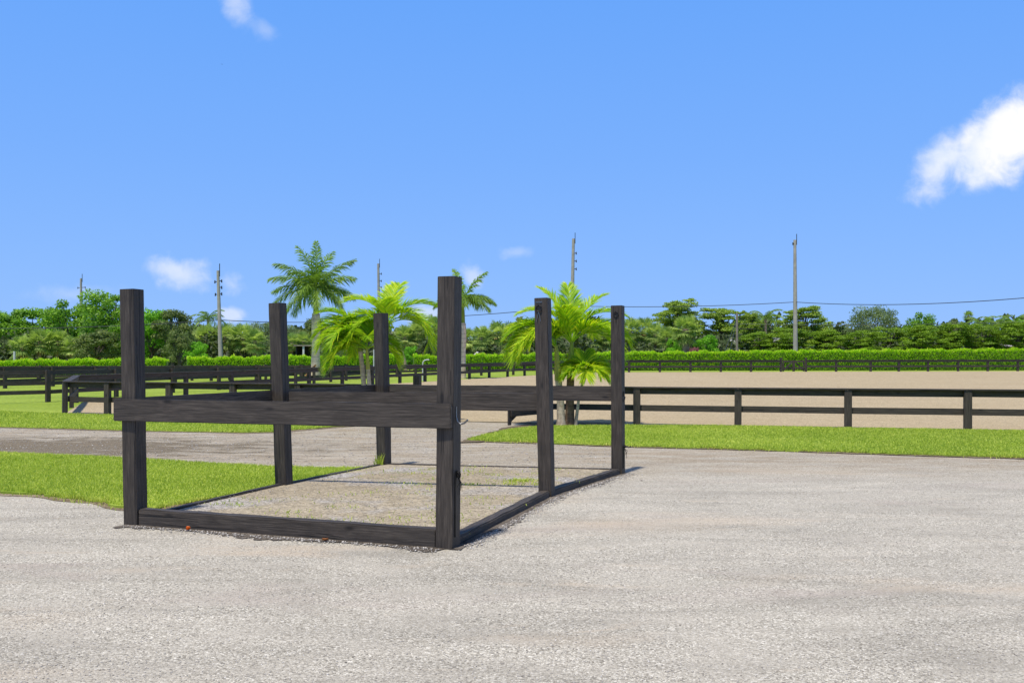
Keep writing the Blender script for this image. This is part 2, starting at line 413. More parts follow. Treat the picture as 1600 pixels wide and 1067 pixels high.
NL, NL2, FL1, FL2, FR = (-14.3, 30.7), (-16.9, 37.2), (3.5, 77.5), (7.4, 82.6), (62.0, 88.5)
def near_y(x): return 26.2 - 0.247 * (x - 3.4)
NR = (34.0, near_y(34.0))
sheet('arena_sand', [NL, (NR[0], NR[1]), (80, 60), (FR[0], FR[1] - 0.5), (FL2[0], FL2[1] - .5), (FL1[0] + .3, FL1[1]), (NL2[0] + .3, NL2[1])], 0.0, M['sand'])

island = G([(-250, 700), (0, 710), (90, 713), (180, 717), (260, 722), (340, 727), (440, 732), (520, 733), (588, 733.5), (560, 740), (440, 762), (340, 778), (240, 797),
            (200, 793), (130, 781), (60, 772), (0, 768), (-250, 750), (-700, 740), (-700, 690)])
strip = G([(732, 688), (760, 681), (800, 672), (835, 668.5), (870, 667), (950, 666)]) + [(x, near_y(x) - 0.25) for x in (5, 9, 13, 20, 30)] + \
        [(30, 16.0)] + G([(1600, 716), (1350, 708), (1100, 700.5), (965, 697), (860, 692.5), (780, 690.5)])
verge = [(-14.5, 30.5), (-20, 33), (-40, 36), (-60, 27.3)] + G([(-300, 662), (0, 667), (100, 669.5), (180, 672), (280, 674), (380, 676), (430, 675), (520, 667), (585, 662.5), (560, 659.5), (500, 657)])
def grow(poly, d):
    n = len(poly); out = []
    A = sum(poly[i][0] * poly[(i + 1) % n][1] - poly[(i + 1) % n][0] * poly[i][1] for i in range(n))
    sg = 1 if A > 0 else -1
    for i in range(n):
        a, b, c = Vector(poly[i - 1]), Vector(poly[i]), Vector(poly[(i + 1) % n])
        t = ((b - a).normalized() + (c - b).normalized())
        t = t.normalized() if t.length > 1e-4 else (b - a).normalized()
        nn = Vector((t.y, -t.x)) * sg
        out.append(tuple(b + nn * d))
    return out
sheet('soil_border', jag(grow(island, 0.16), 0.25, 0.07, 5), -0.006, M['rim'])
sheet('soil_border', jag(grow(strip, 0.10), 0.25, 0.05, 6), 0.004, M['rim'])
sheet('soil_border', jag(grow(verge, 0.14), 0.3, 0.06, 8), -0.002, M['rim'])
palm_bed = G([(712, 692), (738, 683), (790, 668), (830, 661), (870, 659), (960, 660.5), (985, 664), (930, 669), (850, 671), (790, 682), (750, 691)])
sheet('shaded_soil_bed', jag(palm_bed, 0.2, 0.07, 9), 0.010, M['soil'])  # soil under the palms, their shadow painted in as dark colour
sheet('lawn', jag(island, 0.11, 0.075, 11), 0.022, M['grass'], 0.03)
sheet('lawn', jag(strip, 0.11, 0.06, 12), 0.026, M['grass'], 0.03)
sheet('lawn', jag(verge, 0.15, 0.07, 13), 0.018, M['grass'], 0.03)

# ------------------------------------------------------------------ tie stall
PB = dict(A=(212, 820), B=(444.5, 764), C=(600.5, 731), D=(699.5, 857), E=(854.5, 776), F=(966, 740))
PT = dict(A=(206, 451), B=(433.5, 473), C=(595, 489), D=(703, 431), E=(848, 465), F=(965, 477))
post_b, post_t = {}, {}
for k in PB:
    y = CH * F / (PB[k][1] - HY) + 0.12
    post_b[k] = Vector((xat(PB[k][0], y), y, -0.05))
    post_t[k] = Vector((xat(PT[k][0], y), y, zat(PT[k][1], y - 0.12)))
SIDE = (post_b['F'] - post_b['D']); SIDE.z = 0; SIDE.normalize()
ang = math.atan2(SIDE.y, SIDE.x) - math.pi / 2
ACR = Vector((math.cos(ang), math.sin(ang), 0))
PW = 0.178
c0 = sum((post_b[k] for k in 'ACDF'), Vector()) / 4; c0.z = 0
stall = thing('tie_stall', 'open two-bay horse tying stall of six tall dark timber posts joined by single rails', 'horse stall', c0)
posts = {}
for i, k in enumerate('ABCDEF'):
    a = ang + R({'A': 3, 'B': 1, 'C': -9, 'D': -1, 'E': 2, 'F': -1}[k])
    posts[k] = upright('post', post_b[k], post_t[k], PW, PW, a, M['wood_z'], stall, 0.0045, 0.0022, i)
def at_post(k, z, out=0.0, side=0.0):
    t = (z - post_b[k].z) / (post_t[k].z - post_b[k].z)
    p = post_b[k].lerp(post_t[k], t); p.z = z
    return p + ACR * side + SIDE * out
def rail(k1, k2, z1, z2, out, ext1, ext2, seed, side=0.0):
    p, q = at_post(k1, z1, out, side), at_post(k2, z2, out, side); d = (q - p).normalized()
    return beam('rail', p - d * ext1, q + d * ext2, 0.238, 0.050, M['wood_x'], stall, 0.009, 0.0018, seed)
o1 = -(PW / 2 + 0.0245)
rail('A', 'D', 1.128, 1.142, o1, 0.16, 0.085, 21)
rail('B', 'E', 1.11, 1.112, 0.03, -PW / 2 - .012, -PW / 2 - 0.006, 22)
rail('C', 'F', 1.132, 1.132, 0.04, -PW / 2 - .012, -PW / 2 - 0.006, 23)
p, q = at_post('A', 1.14), at_post('B', 1.13)
def side_rail(k1, k2, z1, z2, seed):
    s = -(PW / 2 + 0.026)
    p, q = at_post(k1, z1, 0, s), at_post(k2, z2, 0, s); d = (q - p).normalized()
    beam('rail', p - d * (0.1 if k1 == 'A' else 0.0), q + d * (0.1 if k2 == 'C' else -0.004), 0.238, 0.050, M['wood_x'], stall, 0.009, 0.0018, seed)
side_rail('A', 'B', 1.135, 1.13, 24); side_rail('B', 'C', 1.13, 1.135, 25)
# sill timbers on the ground
def sill(k1, k2, top, seed, w=0.135, off=0.0):
    p, q = at_post(k1, -0.06, off), at_post(k2, -0.06, off); d = (q - p).normalized(); g = PW / 2 + 0.002
    beam('sill_timber', p + d * g, q - d * g, top + 0.06, w, M['wood_x'], stall, 0.014, 0.004, seed)
sill('A', 'D', 0.168, 31)
sill('D', 'E', 0.078, 32); sill('E', 'F', 0.072, 33)
sill('A', 'B', 0.078, 34, 0.08); sill('B', 'C', 0.070, 35, 0.08); sill('C', 'F', 0.066, 36, 0.09)
# metal fittings
def geo_part(name, g, mat, parent, smooth=True):
    return link(name, g.mesh(name, mat, smooth), Matrix(), parent)
def ring_pts(c, ax1, ax2, r, n=18):
    return [np.array(c + ax1 * (math.cos(t) * r) + ax2 * (math.sin(t) * r)) for t in np.linspace(0, 2 * math.pi, n)]
UP = Vector((0, 0, 1))
for k, py, r, strap in (('E', 482, 0.040, True), ('F', 491, 0.036, False)):
    z = zat(py, post_b[k].y - 0.1)
    c = at_post(k, z, -(PW / 2 + 0.012), {'E': -0.025, 'F': 0.0}[k])
    g = Geo(); g.tube(ring_pts(c, ACR, UP, r), 0.0075, 8, cap=False)
    g.tube([c + UP * (r + .005) + SIDE * .03, c + UP * (r + .005) - SIDE * .012], 0.009, 8)
    geo_part('tie_ring', g, M['iron'], posts[k])
    if strap:
        pb = c + UP * (r + 0.035) ; m, L = align_x(pb - ACR * .045 + SIDE * 0.008, pb + ACR * .045 + SIDE * 0.008)
        link('hasp_plate', box_mesh('hasp_plate', L, 0.008, 0.018, M['steel'], 0.002), m, posts[k])
    g = Geo()
    for s in ((-0.012, 0.012) if strap else (0.0,)):
        g.tube([c - UP * r, c - UP * (r + 0.05) + ACR * s, c - UP * (r + (0.13 if strap else 0.10)) + ACR * (s * 2.2)], 0.005, 6)
    geo_part('tie_cord', g, M['steel'] if strap else M['rope'], posts[k])
# coat hook on the right side of the near right post
z = 1.25; s0 = at_post('D', z, -0.03, PW / 2 + 0.004)
g = Geo()
pts = [s0 + UP * .10, s0 - UP * .0, s0 + ACR * .012 - UP * .045, s0 + ACR * .045 - UP * .068, s0 + ACR * .085 - UP * .058, s0 + ACR * .120 - UP * .025]
g.tube(pts, [.008, .008, .009, .009, .009, .010], 8)
geo_part('hook', g, M['steel'], posts['D'])
# dark flat bar plus knotted rope low on the right side of two posts
def knot(k, z, L, size, n):
    c = at_post(k, z, -0.01, PW / 2 + 0.02)
    r = random.Random(k); g = Geo()
    for i in range(n):
        ps = []; p = c + Vector((r.uniform(-.02, .02), r.uniform(-.02, .02), r.uniform(-.03, .03)))
        for j in range(9):
            p = c + Vector((r.uniform(-1, 1) * size * .6, r.uniform(-1, 1) * size * .6, r.uniform(-1, 1) * size)); ps.append(p)
        g.tube(ps, 0.008, 5)
    geo_part('rope_knot', g, M['rope'], posts[k], True)
    g = Geo()
    for i in range(6):
        p = c - UP * .03; q = c + ACR * r.uniform(-.01, .05) - UP * r.uniform(.08, .2) + SIDE * r.uniform(-.03, .03)
        g.tube([p, (p + q) / 2 + ACR * .015, q], [.004, .003, .002], 5)
    geo_part('rope_end', g, M['rope'], posts[k])
    m, LL = align_x(c - UP * (L) + ACR * (-.016), c + ACR * (-.016))
    b = box_mesh('iron_strap', 0.05, 0.012, L, M['iron'], 0.003)
    mm = Matrix.Rotation(ang + math.pi / 2, 4, 'Z'); mm.translation = at_post(k, z - L, -0.02, PW / 2 + 0.008)
    link('iron_strap', b, mm, posts[k])
knot('D', 0.70, 0.60, 0.035, 3); knot('F', 0.42, 0.34, 0.022, 2)
g = Geo(); c = at_post('F', 0.42, -.02, PW / 2)
g.tube([c, c + ACR * .05 + UP * .01, c + ACR * .085 - UP * .012, c + ACR * .12 + UP * .01], 0.009, 7)
geo_part('hook', g, M['iron'], posts['F'])
c = at_post('F', 1.22, -.02, PW / 2 + .012); g = Geo()
g.tube([c + UP * .07, c - UP * .0, c + ACR * .02 - UP * .02, c - UP * .09], 0.010, 7)
geo_part('latch', g, M['iron'], posts['F'])

def inset(k, sx, sy):
    p = post_b[k] + ACR * sx + SIDE * sy; return (p.x, p.y)
sheet('stall_floor', [inset('A', .02, .02), inset('D', -.02, .02), inset('E', -.02, 0), inset('F', -.02, -.02), inset('C', .02, -.02), inset('B', .02, 0)], 0.052, M['pad'], 0, 0.0)

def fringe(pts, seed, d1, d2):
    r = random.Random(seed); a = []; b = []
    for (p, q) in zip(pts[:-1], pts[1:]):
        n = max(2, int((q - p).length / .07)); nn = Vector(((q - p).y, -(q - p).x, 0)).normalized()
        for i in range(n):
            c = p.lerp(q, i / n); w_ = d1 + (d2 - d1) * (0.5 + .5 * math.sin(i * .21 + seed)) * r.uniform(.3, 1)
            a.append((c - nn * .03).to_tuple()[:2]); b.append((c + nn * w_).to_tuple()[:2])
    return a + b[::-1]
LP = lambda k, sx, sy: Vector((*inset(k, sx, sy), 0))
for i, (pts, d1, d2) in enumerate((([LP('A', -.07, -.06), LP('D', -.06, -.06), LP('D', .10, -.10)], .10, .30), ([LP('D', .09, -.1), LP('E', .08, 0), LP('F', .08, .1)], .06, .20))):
    sheet('shade_strip', fringe(pts, 40 + i, d1, d2), -0.004 + .001 * i, M['sill_shade'], 0, 0.0)  # dark strip that paints the rail and sill shade onto the ground

# ------------------------------------------------------------------ fences
def resample(pts, spacing):
    out = []
    for a, b in zip(pts[:-1], pts[1:]):
        a, b = Vector(a), Vector(b); n = max(1, round((b - a).length / spacing))
        out += [a.lerp(b, i / n) for i in range(n)]
    return out + [Vector(pts[-1])]
def fence(name, label, cat, P, h, rails, rail_h, post_w, cap=True, side=1, group=None, tall=()):
    """P: post positions; rails: heights of the bottom edge of each board; side: which side the boards sit"""
    root = thing(name, label, cat, (P[0].x, P[0].y, zt(P[0].y)), group=group)
    n = len(P); r = random.Random(n * 7 + int(rails[0] * 100))
    h0, h1 = h if isinstance(h, tuple) else (h, h)
    HH = lambda i: h0 + (h1 - h0) * i / max(1, n - 1)
    for i, p in enumerate(P):
        a = P[min(i + 1, n - 1)] - P[max(i - 1, 0)]; az = math.atan2(a.y, a.x)
        z = zt(p.y)
        hh = HH(i) + (0.22 if i in tall else -0.008 if cap else r.uniform(0, .03))
        lean = r.uniform(-.008, .008)
        upright('post', (p.x, p.y, z - .1), (p.x + lean, p.y + lean, z + hh), post_w, post_w * .8, az, M['fence_z'], root, 0.006)
    for i in range(n - 1):
        p, q = P[i], P[i + 1]; d = (q - p).normalized(); nn = Vector((-d.y, d.x)) * side * (post_w * .4 + 0.021)
        for j, rz in enumerate(rails):
            dz1, dz2 = r.uniform(-.006, .006), r.uniform(-.006, .006)
            beam('board', (p.x + nn.x + d.x * .003, p.y + nn.y + d.y * .003, zt(p.y) + rz * HH(i) / h0 + dz1), (q.x + nn.x - d.x * .003, q.y + nn.y - d.y * .003, zt(q.y) + rz * HH(i + 1) / h0 + dz2), rail_h, 0.036, M['fence_x'], root, 0.003)
        if cap:
            c = Vector((-d.y, d.x)) * side * 0.03
            beam('cap_board', (p.x + c.x + d.x * .002, p.y + c.y + d.y * .002, zt(p.y) + HH(i)), (q.x + c.x - d.x * .002, q.y + c.y - d.y * .002, zt(q.y) + HH(i + 1)), 0.036, post_w * .8 + 0.10, M['fence_x'], root, 0.004)
    return root
AH, AR = 1.00, (0.375, 0.833)
# near side of the arena, right of its gate
nx = [xat(852, 26.9)] + [None]
P = [Vector((0.96, near_y(0.96)))]
for px in (995, 1153, 1325, 1512, 1716):
    # intersect the sight line with the fence line
    s = (px - 800) / F; y = (26.2 + 0.247 * 3.4) / (1 + 0.247 * s); P.append(Vector((s * y, y)))
x = P[-1].x
for i in range(4):
    x += 2.85; P.append(Vector((x, near_y(x))))
fence('arena_fence', 'low black two-board fence with flat cap running right from the arena gate along the grass', 'fence', P, AH, AR, 0.165, 0.185, True, 1, 'black arena fence runs')
# near side left of the gate, cut corner, long left side, far side
PL = [Vector((-2.85, near_y(-2.85)))]
for px in (560, 466, 364, 264, 168):
    s = (px - 800) / F; y = (26.2 + 0.247 * 3.4) / (1 + 0.247 * s); PL.append(Vector((s * y, y)))
PL.append(Vector(NL)); PL.append(Vector((-15.6, 34.0)))
PL += resample([NL2, FL1], 2.75)[:-1]
PL += resample([FL1, FL2], 3.1)[:-1]
gx0, gx1 = xat(1224, 83.6), xat(1263, 83.9)
def far_y(x): return FL2[1] + (FR[1] - FL2[1]) * (x - FL2[0]) / (FR[0] - FL2[0])
PL += resample([FL2, (gx0, far_y(gx0))], 2.55)
fence('arena_fence', 'low black capped fence from the arena gate round its left corner to the far side', 'fence', PL, AH, AR, 0.165, 0.18, True, -1, 'black arena fence runs', tall=(len(PL) - 1,))
PF = resample([(gx1, far_y(gx1)), (xat(1310, 84.3), far_y(xat(1310, 84.3)))], 3)
for px in (1355.5, 1401, 1448.6, 1498, 1547, 1597, 1648):
    xx = xat(px, 86); PF.append(Vector((xx, far_y(xx))))
fence('arena_fence', 'low black fence on the far side of the sand, right of the small far gate', 'fence', PF, AH, AR, 0.165, 0.18, True, -1, 'black arena fence runs', tall=(0,))
def gate_leaf(name, label, hinge, free, post_h, post_at, brace_up=True, hh=0.98, group=None):
    root = thing(name, label, 'gate', (hinge[0], hinge[1], zt(hinge[1])), group=group)
    z0 = zt(hinge[1]); h, f = Vector((*hinge, 0)), Vector((*free, 0)); d = (f - h).normalized(); az = math.atan2(d.y, d.x)
    nn = Vector((-d.y, d.x, 0)) * 0.05
    if post_at: upright('gate_post', (h.x - d.x * .12, h.y - d.y * .12, z0 - .1), (h.x - d.x * .12, h.y - d.y * .12, z0 + post_h), .19, .19, az, M['fence_z'], root)
    for p in (h, f): upright('stile', (p.x, p.y, z0 + 0.02), (p.x, p.y, z0 + hh), .12, .05, az, M['fence_z'], root)
    for z in (0.25, hh - 0.17): beam('board', h + nn + Vector((0, 0, z0 + z)), f + nn + Vector((0, 0, z0 + z)), .15, .036, M['fence_x'], root)
    a = (f if brace_up else h) - nn + Vector((0, 0, z0 + 0.03)); b = (h if brace_up else f) - nn + Vector((0, 0, z0 + hh - .12))
    a2, b2 = a.lerp(b, .06), a.lerp(b, .94)
    beam('brace', a2, b2, .13, .04, M['fence_x'], root)
    return root
hr = (0.80, near_y(0.80) - .02)
yq = CH * F / (666 - HY); 
gl = gate_leaf('arena_gate', 'half-open black wooden gate leaf swung towards the driveway, left of the palms', hr, (xat(796, yq), yq), 1.28, True)
hl = (-2.68, near_y(-2.68) + .02)
gate_leaf('arena_gate', 'opened black gate leaf on the left gate post, swung into the arena', hl, (-2.1, near_y(-2.1) + 1.7), 1.30, True, False)
m = (gx0 + gx1) / 2
gate_leaf('arena_gate', 'left leaf of the tiny closed double gate in the far arena fence', (gx0 + .2, far_y(gx0)), (m - .03, far_y(m)), 1.2, False, False, 1.0, 'far double gate leaves')
gate_leaf('arena_gate', 'right leaf of the tiny closed double gate in the far arena fence', (gx1 - .2, far_y(gx1)), (m + .07, far_y(m)), 1.2, False, False, 1.0, 'far double gate leaves')
# paddock fences on the left
def pf(label, pts, spacing, h=1.34, side=1):
    return fence('paddock_fence', label, 'fence', resample(pts, spacing), h, (0.30, 0.66, (h[0] if isinstance(h, tuple) else h) - .19), 0.155, 0.17, False, side, 'paddock fences on the left')
gA = [gp(-120, 634), gp(75, 627), gp(270, 612.5), gp(462, 601)]
pf('tall black three-board paddock fence with the nearest post standing alone in the left grass', gA, 3.4, (1.28, 0.98))
pf('second black paddock fence seen through the nearest one at the left edge', [gp(-150, 612), gp(8, 606), gp(150, 600), gp(330, 594.5)], 2.9, (1.12, .95))
pf('black paddock cross fence between the nearest paddock fence and the back fence', [gp(462, 601), gp(541, 594), gp(620, 588.5)], 2.8, (.98, .9))
pf('long black back fence in front of the left hedge reaching to the arena corner', [gp(-80, 592.5), gp(200, 591), gp(541, 590), gp(700, 587), gp(850, 584.5)], 2.7, .90)
pf('black paddock fence closing the far end behind the stall posts', [gp(330, 594.5), gp(400, 593), gp(541, 591.5)], 2.6, .95)

pf('black paddock fence running along the second paddock lane at the far left', [gp(-120, 602), gp(60, 598), gp(300, 594), gp(470, 591.5)], 2.8, .95)
pf('black cross fence between the paddock lanes beyond the lone post', [gp(150, 605), gp(190, 598), gp(215, 592.5)], 2.7, 1.0)

# ------------------------------------------------------------------ hedges
def hedge(label, pts, group='clipped hedge runs'):
    """pts: (x, y, top z)"""
    root = thing('hedge', label, 'hedge', (pts[0][0], pts[0][1], zt(pts[0][1])), group=group)
    Lg, core = Geo(), Geo()
    for (x0, y0, t0), (x1, y1, t1) in zip(pts[:-1], pts[1:]):
        L = math.hypot(x1 - x0, y1 - y0); n = int(L * 1150)
        u = rng.random(n); d = np.array([x1 - x0, y1 - y0]) / L; nv = np.array([d[1], -d[0]])
        base = zt((y0 + y1) / 2)
        top = t0 + (t1 - t0) * u + 0.07 * np.sin(u * L * 2.3) + 0.05 * np.sin(u * L * 5.1 + 1) + 0.04 * np.sin(u * L * 11)
        kind = rng.random(n)
        wdt = 0.55
        # 40 % on the roof, the rest on the faces
        onroof = kind < 0.35
        s = np.where(onroof, rng.uniform(-wdt, wdt, n), np.where(kind < 0.8, wdt, -wdt) + rng.normal(0, .07, n))
        z = np.where(onroof, top + rng.normal(-.03, .06, n), base + (top - base) * rng.random(n) ** 0.8)
        c = np.stack([x0 + d[0] * u * L + nv[0] * s, y0 + d[1] * u * L + nv[1] * s, z], 1)
        ax = rng.normal(0, 0.45, (n, 3)); ax[:, 2] += 1.0
        ax[:, :2] += (nv * np.sign(s)[:, None] * np.where(onroof, 0.1, 0.5)[:, None])
        lsz = rng.uniform(0.11, 0.20, n) * np.where(onroof & (rng.random(n) < .2), 1.5, 1)
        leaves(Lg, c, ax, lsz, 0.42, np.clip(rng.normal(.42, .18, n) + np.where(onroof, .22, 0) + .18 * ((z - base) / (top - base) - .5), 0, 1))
        e = np.array([[x0, y0], [x1, y1]])
        q = []
        for (px, py), t in zip(e, (t0, t1)):
            for sg in (-1, 1):
                q.append([px + nv[0] * sg * (wdt - .08), py + nv[1] * sg * (wdt - .08)])
        z0 = base - .1; zz = [t0 - .12, t0 - .12, t1 - .12, t1 - .12]
        V = [[*q[i], z0] for i in range(4)] + [[*q[i], zz[i]] for i in range(4)]
        core.add(V, [[0, 2, 6, 4], [1, 5, 7, 3], [4, 6, 7, 5], [0, 4, 5, 1], [2, 3, 7, 6]])
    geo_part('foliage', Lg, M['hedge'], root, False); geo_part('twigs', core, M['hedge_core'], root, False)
def leaves(g, c, axis, size, wr, rnd, normal=None):
    """rhombic leaves: centre, axis direction, length, width ratio"""
    n = len(c); ax = axis / (np.linalg.norm(axis, axis=1)[:, None] + 1e-9)
    r = rng.normal(0, 1, (n, 3)) if normal is None else normal
    sd = np.cross(ax, r); sd /= np.linalg.norm(sd, axis=1)[:, None] + 1e-9
    size = np.broadcast_to(size, (n,))[:, None]
    V = np.stack([c - ax * size * .5, c + sd * size * wr * .5 - ax * size * .08, c + ax * size * .5, c - sd * size * wr * .5 - ax * size * .08], 1).reshape(-1, 3)
    g.add(V, np.arange(4 * n).reshape(n, 4), rnd)
def hp(px, top, y): return (xat(px, y), y, zat(top, y))
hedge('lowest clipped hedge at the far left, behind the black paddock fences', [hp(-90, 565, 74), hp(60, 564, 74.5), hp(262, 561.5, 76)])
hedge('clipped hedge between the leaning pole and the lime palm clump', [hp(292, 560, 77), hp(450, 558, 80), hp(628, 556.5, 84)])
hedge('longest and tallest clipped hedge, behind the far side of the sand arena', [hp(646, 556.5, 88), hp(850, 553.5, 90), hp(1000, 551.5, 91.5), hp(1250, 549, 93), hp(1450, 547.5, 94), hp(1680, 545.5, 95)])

# ------------------------------------------------------------------ broadleaf trees
def rand_dir(n):
    v = rng.normal(0, 1, (n, 3)); return v / np.linalg.norm(v, axis=1)[:, None]
def clump(g, c, rad, n, size, wr=0.55, up=0.5, tone=0.5, tvar=0.16, hollow=0.34):
    d = rand_dir(n); r = rng.random(n) ** hollow
    p = np.asarray(c) + d * r[:, None] * np.asarray(rad)
    ax = rand_dir(n) + np.array([0, 0, -.25]) + d * .5
    dd = d * np.array([1, 1, 1.2]); nrm = dd * .9 + rng.normal(0, .38, (n, 3)); nrm[:, 2] += up * .5
    leaves(g, p, ax, size * rng.uniform(.7, 1.3, n), wr, np.clip(tone + rng.normal(0, tvar, n), 0, 1), nrm)
def tree_round(H, Wd, nclump, per, leaf, seed, low=0.22, tone=0.5):
    """crown of many leaf clumps on limbs: returns (trunk mesh, crown geo)"""
    r = random.Random(seed); tg, cg = Geo(), Geo()
    fork = H * 0.28
    tg.tube([(0, 0, -.3), (.05 * r.uniform(-1, 1) * H, .03 * H, fork * .5), (0, 0, fork)], [H * .038, H * .03, H * .026], 8)
    for i in range(nclump):
        t = i / nclump; az = i * 2.399 + r.uniform(-.4, .4)
        zz = H * (low + (0.93 - low) * r.random() ** .8)
        prof = math.sqrt(max(0.05, 1 - ((zz / H - 0.52) / 0.52) ** 2))
        rr = Wd * prof * (0.35 + 0.6 * r.random()) * .82
        c = np.array([math.cos(az) * rr, math.sin(az) * rr, zz])
        s = Wd * r.uniform(.20, .34)
        clump(cg, c, (s, s, s * r.uniform(.5, .75)), int(per * r.uniform(.7, 1.3)), leaf, tone=tone + r.uniform(-.16, .16))
        if i % 2 == 0:
            tg.tube([(0, 0, fork * r.uniform(.7, 1)), tuple(c * np.array([.45, .45, .55]) + np.array([0, 0, fork * .25])), tuple(c)], [H * .014, H * .009, H * .003], 5)
    return tg, cg
def tree_layer(H, Wd, npad, per, leaf, seed, low=0.32, tone=.5):
    """flat-topped tree whose foliage sits in horizontal pads"""
    r = random.Random(seed); tg, cg = Geo(), Geo()
    fork = H * .30
    tg.tube([(0, 0, -.3), (.02 * H, 0, fork * .5), (0, .02 * H, fork), (0, 0, H * .85)], [H * .032, H * .026, H * .02, H * .008], 8)
    for i in range(npad):
        az = i * 2.399 + r.uniform(-.5, .5); t = (i + .5) / npad
        zz = H * (low + (0.95 - low) * t)
        lim = Wd * (1.0 - 0.62 * max(0, (zz / H - .55) / .45) ** 1.6)
        rr = lim * r.uniform(.25, .88)
        c = np.array([math.cos(az) * rr, math.sin(az) * rr, zz + r.uniform(-.03, .03) * H])
        s = Wd * r.uniform(.22, .42)
        clump(cg, c, (s, s * r.uniform(.7, 1), s * .12), int(per * r.uniform(.7, 1.3)), leaf, up=2.4, tone=tone + r.uniform(-.14, .14), hollow=.5)
        clump(cg, c + np.array([s * .4, 0, s * .16]), (s * .5, s * .5, s * .09), int(per * .35), leaf, up=2.4, tone=tone + .1, hollow=.5)
        tg.tube([(0, 0, zz * .62), tuple(c * np.array([.5, .5, 1]) - np.array([0, 0, .08 * H])), tuple(c)], [H * .011, H * .007, H * .003], 5)
    return tg, cg
def meshes(kind, fn, n, bark_m, leaf_m, **kw):
    out = []
    for i in range(n):
        tg, cg = fn(seed=i * 13 + hash(kind) % 7 if False else i * 13 + len(kind), **kw)
        out.append((tg.mesh(kind + '_trunk', bark_m, True), cg.mesh(kind + '_crown', leaf_m)))
    return out
TREES = {
 'broad': meshes('broadleaf', tree_round, 3, M['bark'], M['broad'], H=8.0, Wd=3.6, nclump=46, per=210, leaf=0.30),
 'dark': meshes('dark_broadleaf', tree_round, 2, M['bark'], M['broad_dark'], H=8.0, Wd=3.6, nclump=44, per=200, leaf=0.30),
 'bright': meshes('bright_shrub', tree_round, 2, M['bark'], M['bright'], H=8.0, Wd=4.4, nclump=46, per=200, leaf=0.34, low=.12),
 'willow': meshes('fine_leaved', tree_round, 2, M['bark_pale'], M['willow'], H=8.0, Wd=4.6, nclump=60, per=260, leaf=0.22, low=.15),
 'layer': meshes('layered', tree_layer, 3, M['bark'], M['layer'], H=8.0, Wd=6.0, nclump=0, per=0, leaf=0.26) if False else
          [(lambda t: (t[0].mesh('layered_trunk', M['bark'], True), t[1].mesh('layered_crown', M['layer'])))(tree_layer(8.0, 6.0, 34, 430, .27, s)) for s in (3, 11, 19)],
 'layer_dark': [(lambda t: (t[0].mesh('umbrella_trunk', M['bark'], True), t[1].mesh('umbrella_crown', M['layer_dark'])))(tree_layer(8.0, 4.6, 40, 300, .25, s, low=.38)) for s in (5, 23)],
 'plum': meshes('plum_shrub', tree_round, 1, M['bark'], M['plum'], H=8.0, Wd=6.0, nclump=40, per=160, leaf=0.5, low=.1),
}
count = {}
def tree(kind, name, label, px, top, y, wpx=None, cat='tree', group='trees behind the hedge', base_w={'broad': 3.6, 'dark': 3.6, 'bright': 4.4, 'willow': 4.6, 'layer': 6.0, 'layer_dark': 4.6, 'plum': 6.0}):
    H = zat(top, y) - zt(y); sz = H / 8.0
    sx = (wpx / 2 / F * y) / (base_w[kind] * 1.08) if wpx else sz
    i = count.get(kind, 0); count[kind] = i + 1
    tm, cm = TREES[kind][i % len(TREES[kind])]
    root = thing(name, label, cat, (xat(px, y), y, zt(y)), i * 1.9 + 0.4, (sx, sx, sz), group)
    link('trunk', tm, None, root); link('crown', cm, None, root)
    return root
B = 'broadleaf_tree'
tree('broad', B, 'flat-topped bright green tree at the far left edge of the photo', 12, 487, 108, 120)
tree('broad', B, 'spreading bright green tree between the left edge and the left utility pole', 62, 480, 112, 130)
tree('broad', B, 'leafy green tree hiding the foot of the leftmost utility pole', 112, 468, 104, 110)
tree('broad', B, 'tallest leafy tree on the left, just left of the front left stall post', 165, 455, 98, 116)
tree('dark', B, 'grey-green low tree with bare branches, left of the front left stall post', 150, 512, 92, 90)
tree('broad', B, 'pale green low tree directly behind the front left stall post', 196, 505, 94, 70)
tree('bright', B, 'vivid green tree just right of the front left stall post', 238, 480, 98, 86)
tree('dark', B, 'dark drooping tree right of the vivid green one, left of the leaning pole', 272, 483, 96, 84)
tree('dark', 'small_tree', 'small drooping tree with pale twin stems standing in the hedge gap', 279, 512, 79, 48)
tree('bright', 'shrub', 'round green shrub behind the hedge, left of the leaning pole', 306, 534, 95, 50, 'shrub', 'shrubs behind the hedge')
tree('willow', B, 'hazy grey-green tree left of the middle left stall post', 412, 503, 108, 80)
tree('willow', B, 'hazy grey-green tree behind the middle left stall post', 446, 508, 112, 70)
tree('dark', B, 'dark tree behind the trunk of the big royal palm', 487, 496, 118, 80)
tree('dark', B, 'dark tree between the big royal palm and the lime palm clump', 530, 508, 116, 70)
tree('dark', B, 'dark tree behind the lime palm clump left of the back left stall post', 575, 505, 118, 70)
tree('willow', 'shrub', 'grey-green shrub right of the dark shed', 520, 538, 96, 50, 'shrub', 'shrubs behind the hedge')
tree('bright', 'shrub', 'green bush in the hedge gap beside the dead palm stem', 640, 540, 92, 34, 'shrub', 'shrubs behind the hedge')
tree('layer_dark', 'umbrella_tree', 'tallest spreading umbrella tree, right of the back right stall post', 1058, 466, 112, 112, group='umbrella trees behind the hedge')
tree('layer_dark', 'umbrella_tree', 'broad umbrella tree behind the short guyed pole', 1128, 478, 114, 110, group='umbrella trees behind the hedge')
tree('layer_dark', 'umbrella_tree', 'dark tiered umbrella tree between the guyed pole and the tallest pole', 1172, 485, 108, 60, group='umbrella trees behind the hedge')
tree('layer_dark', 'umbrella_tree', 'dark tiered umbrella tree behind the tallest utility pole', 1256, 476, 108, 110, group='umbrella trees behind the hedge')
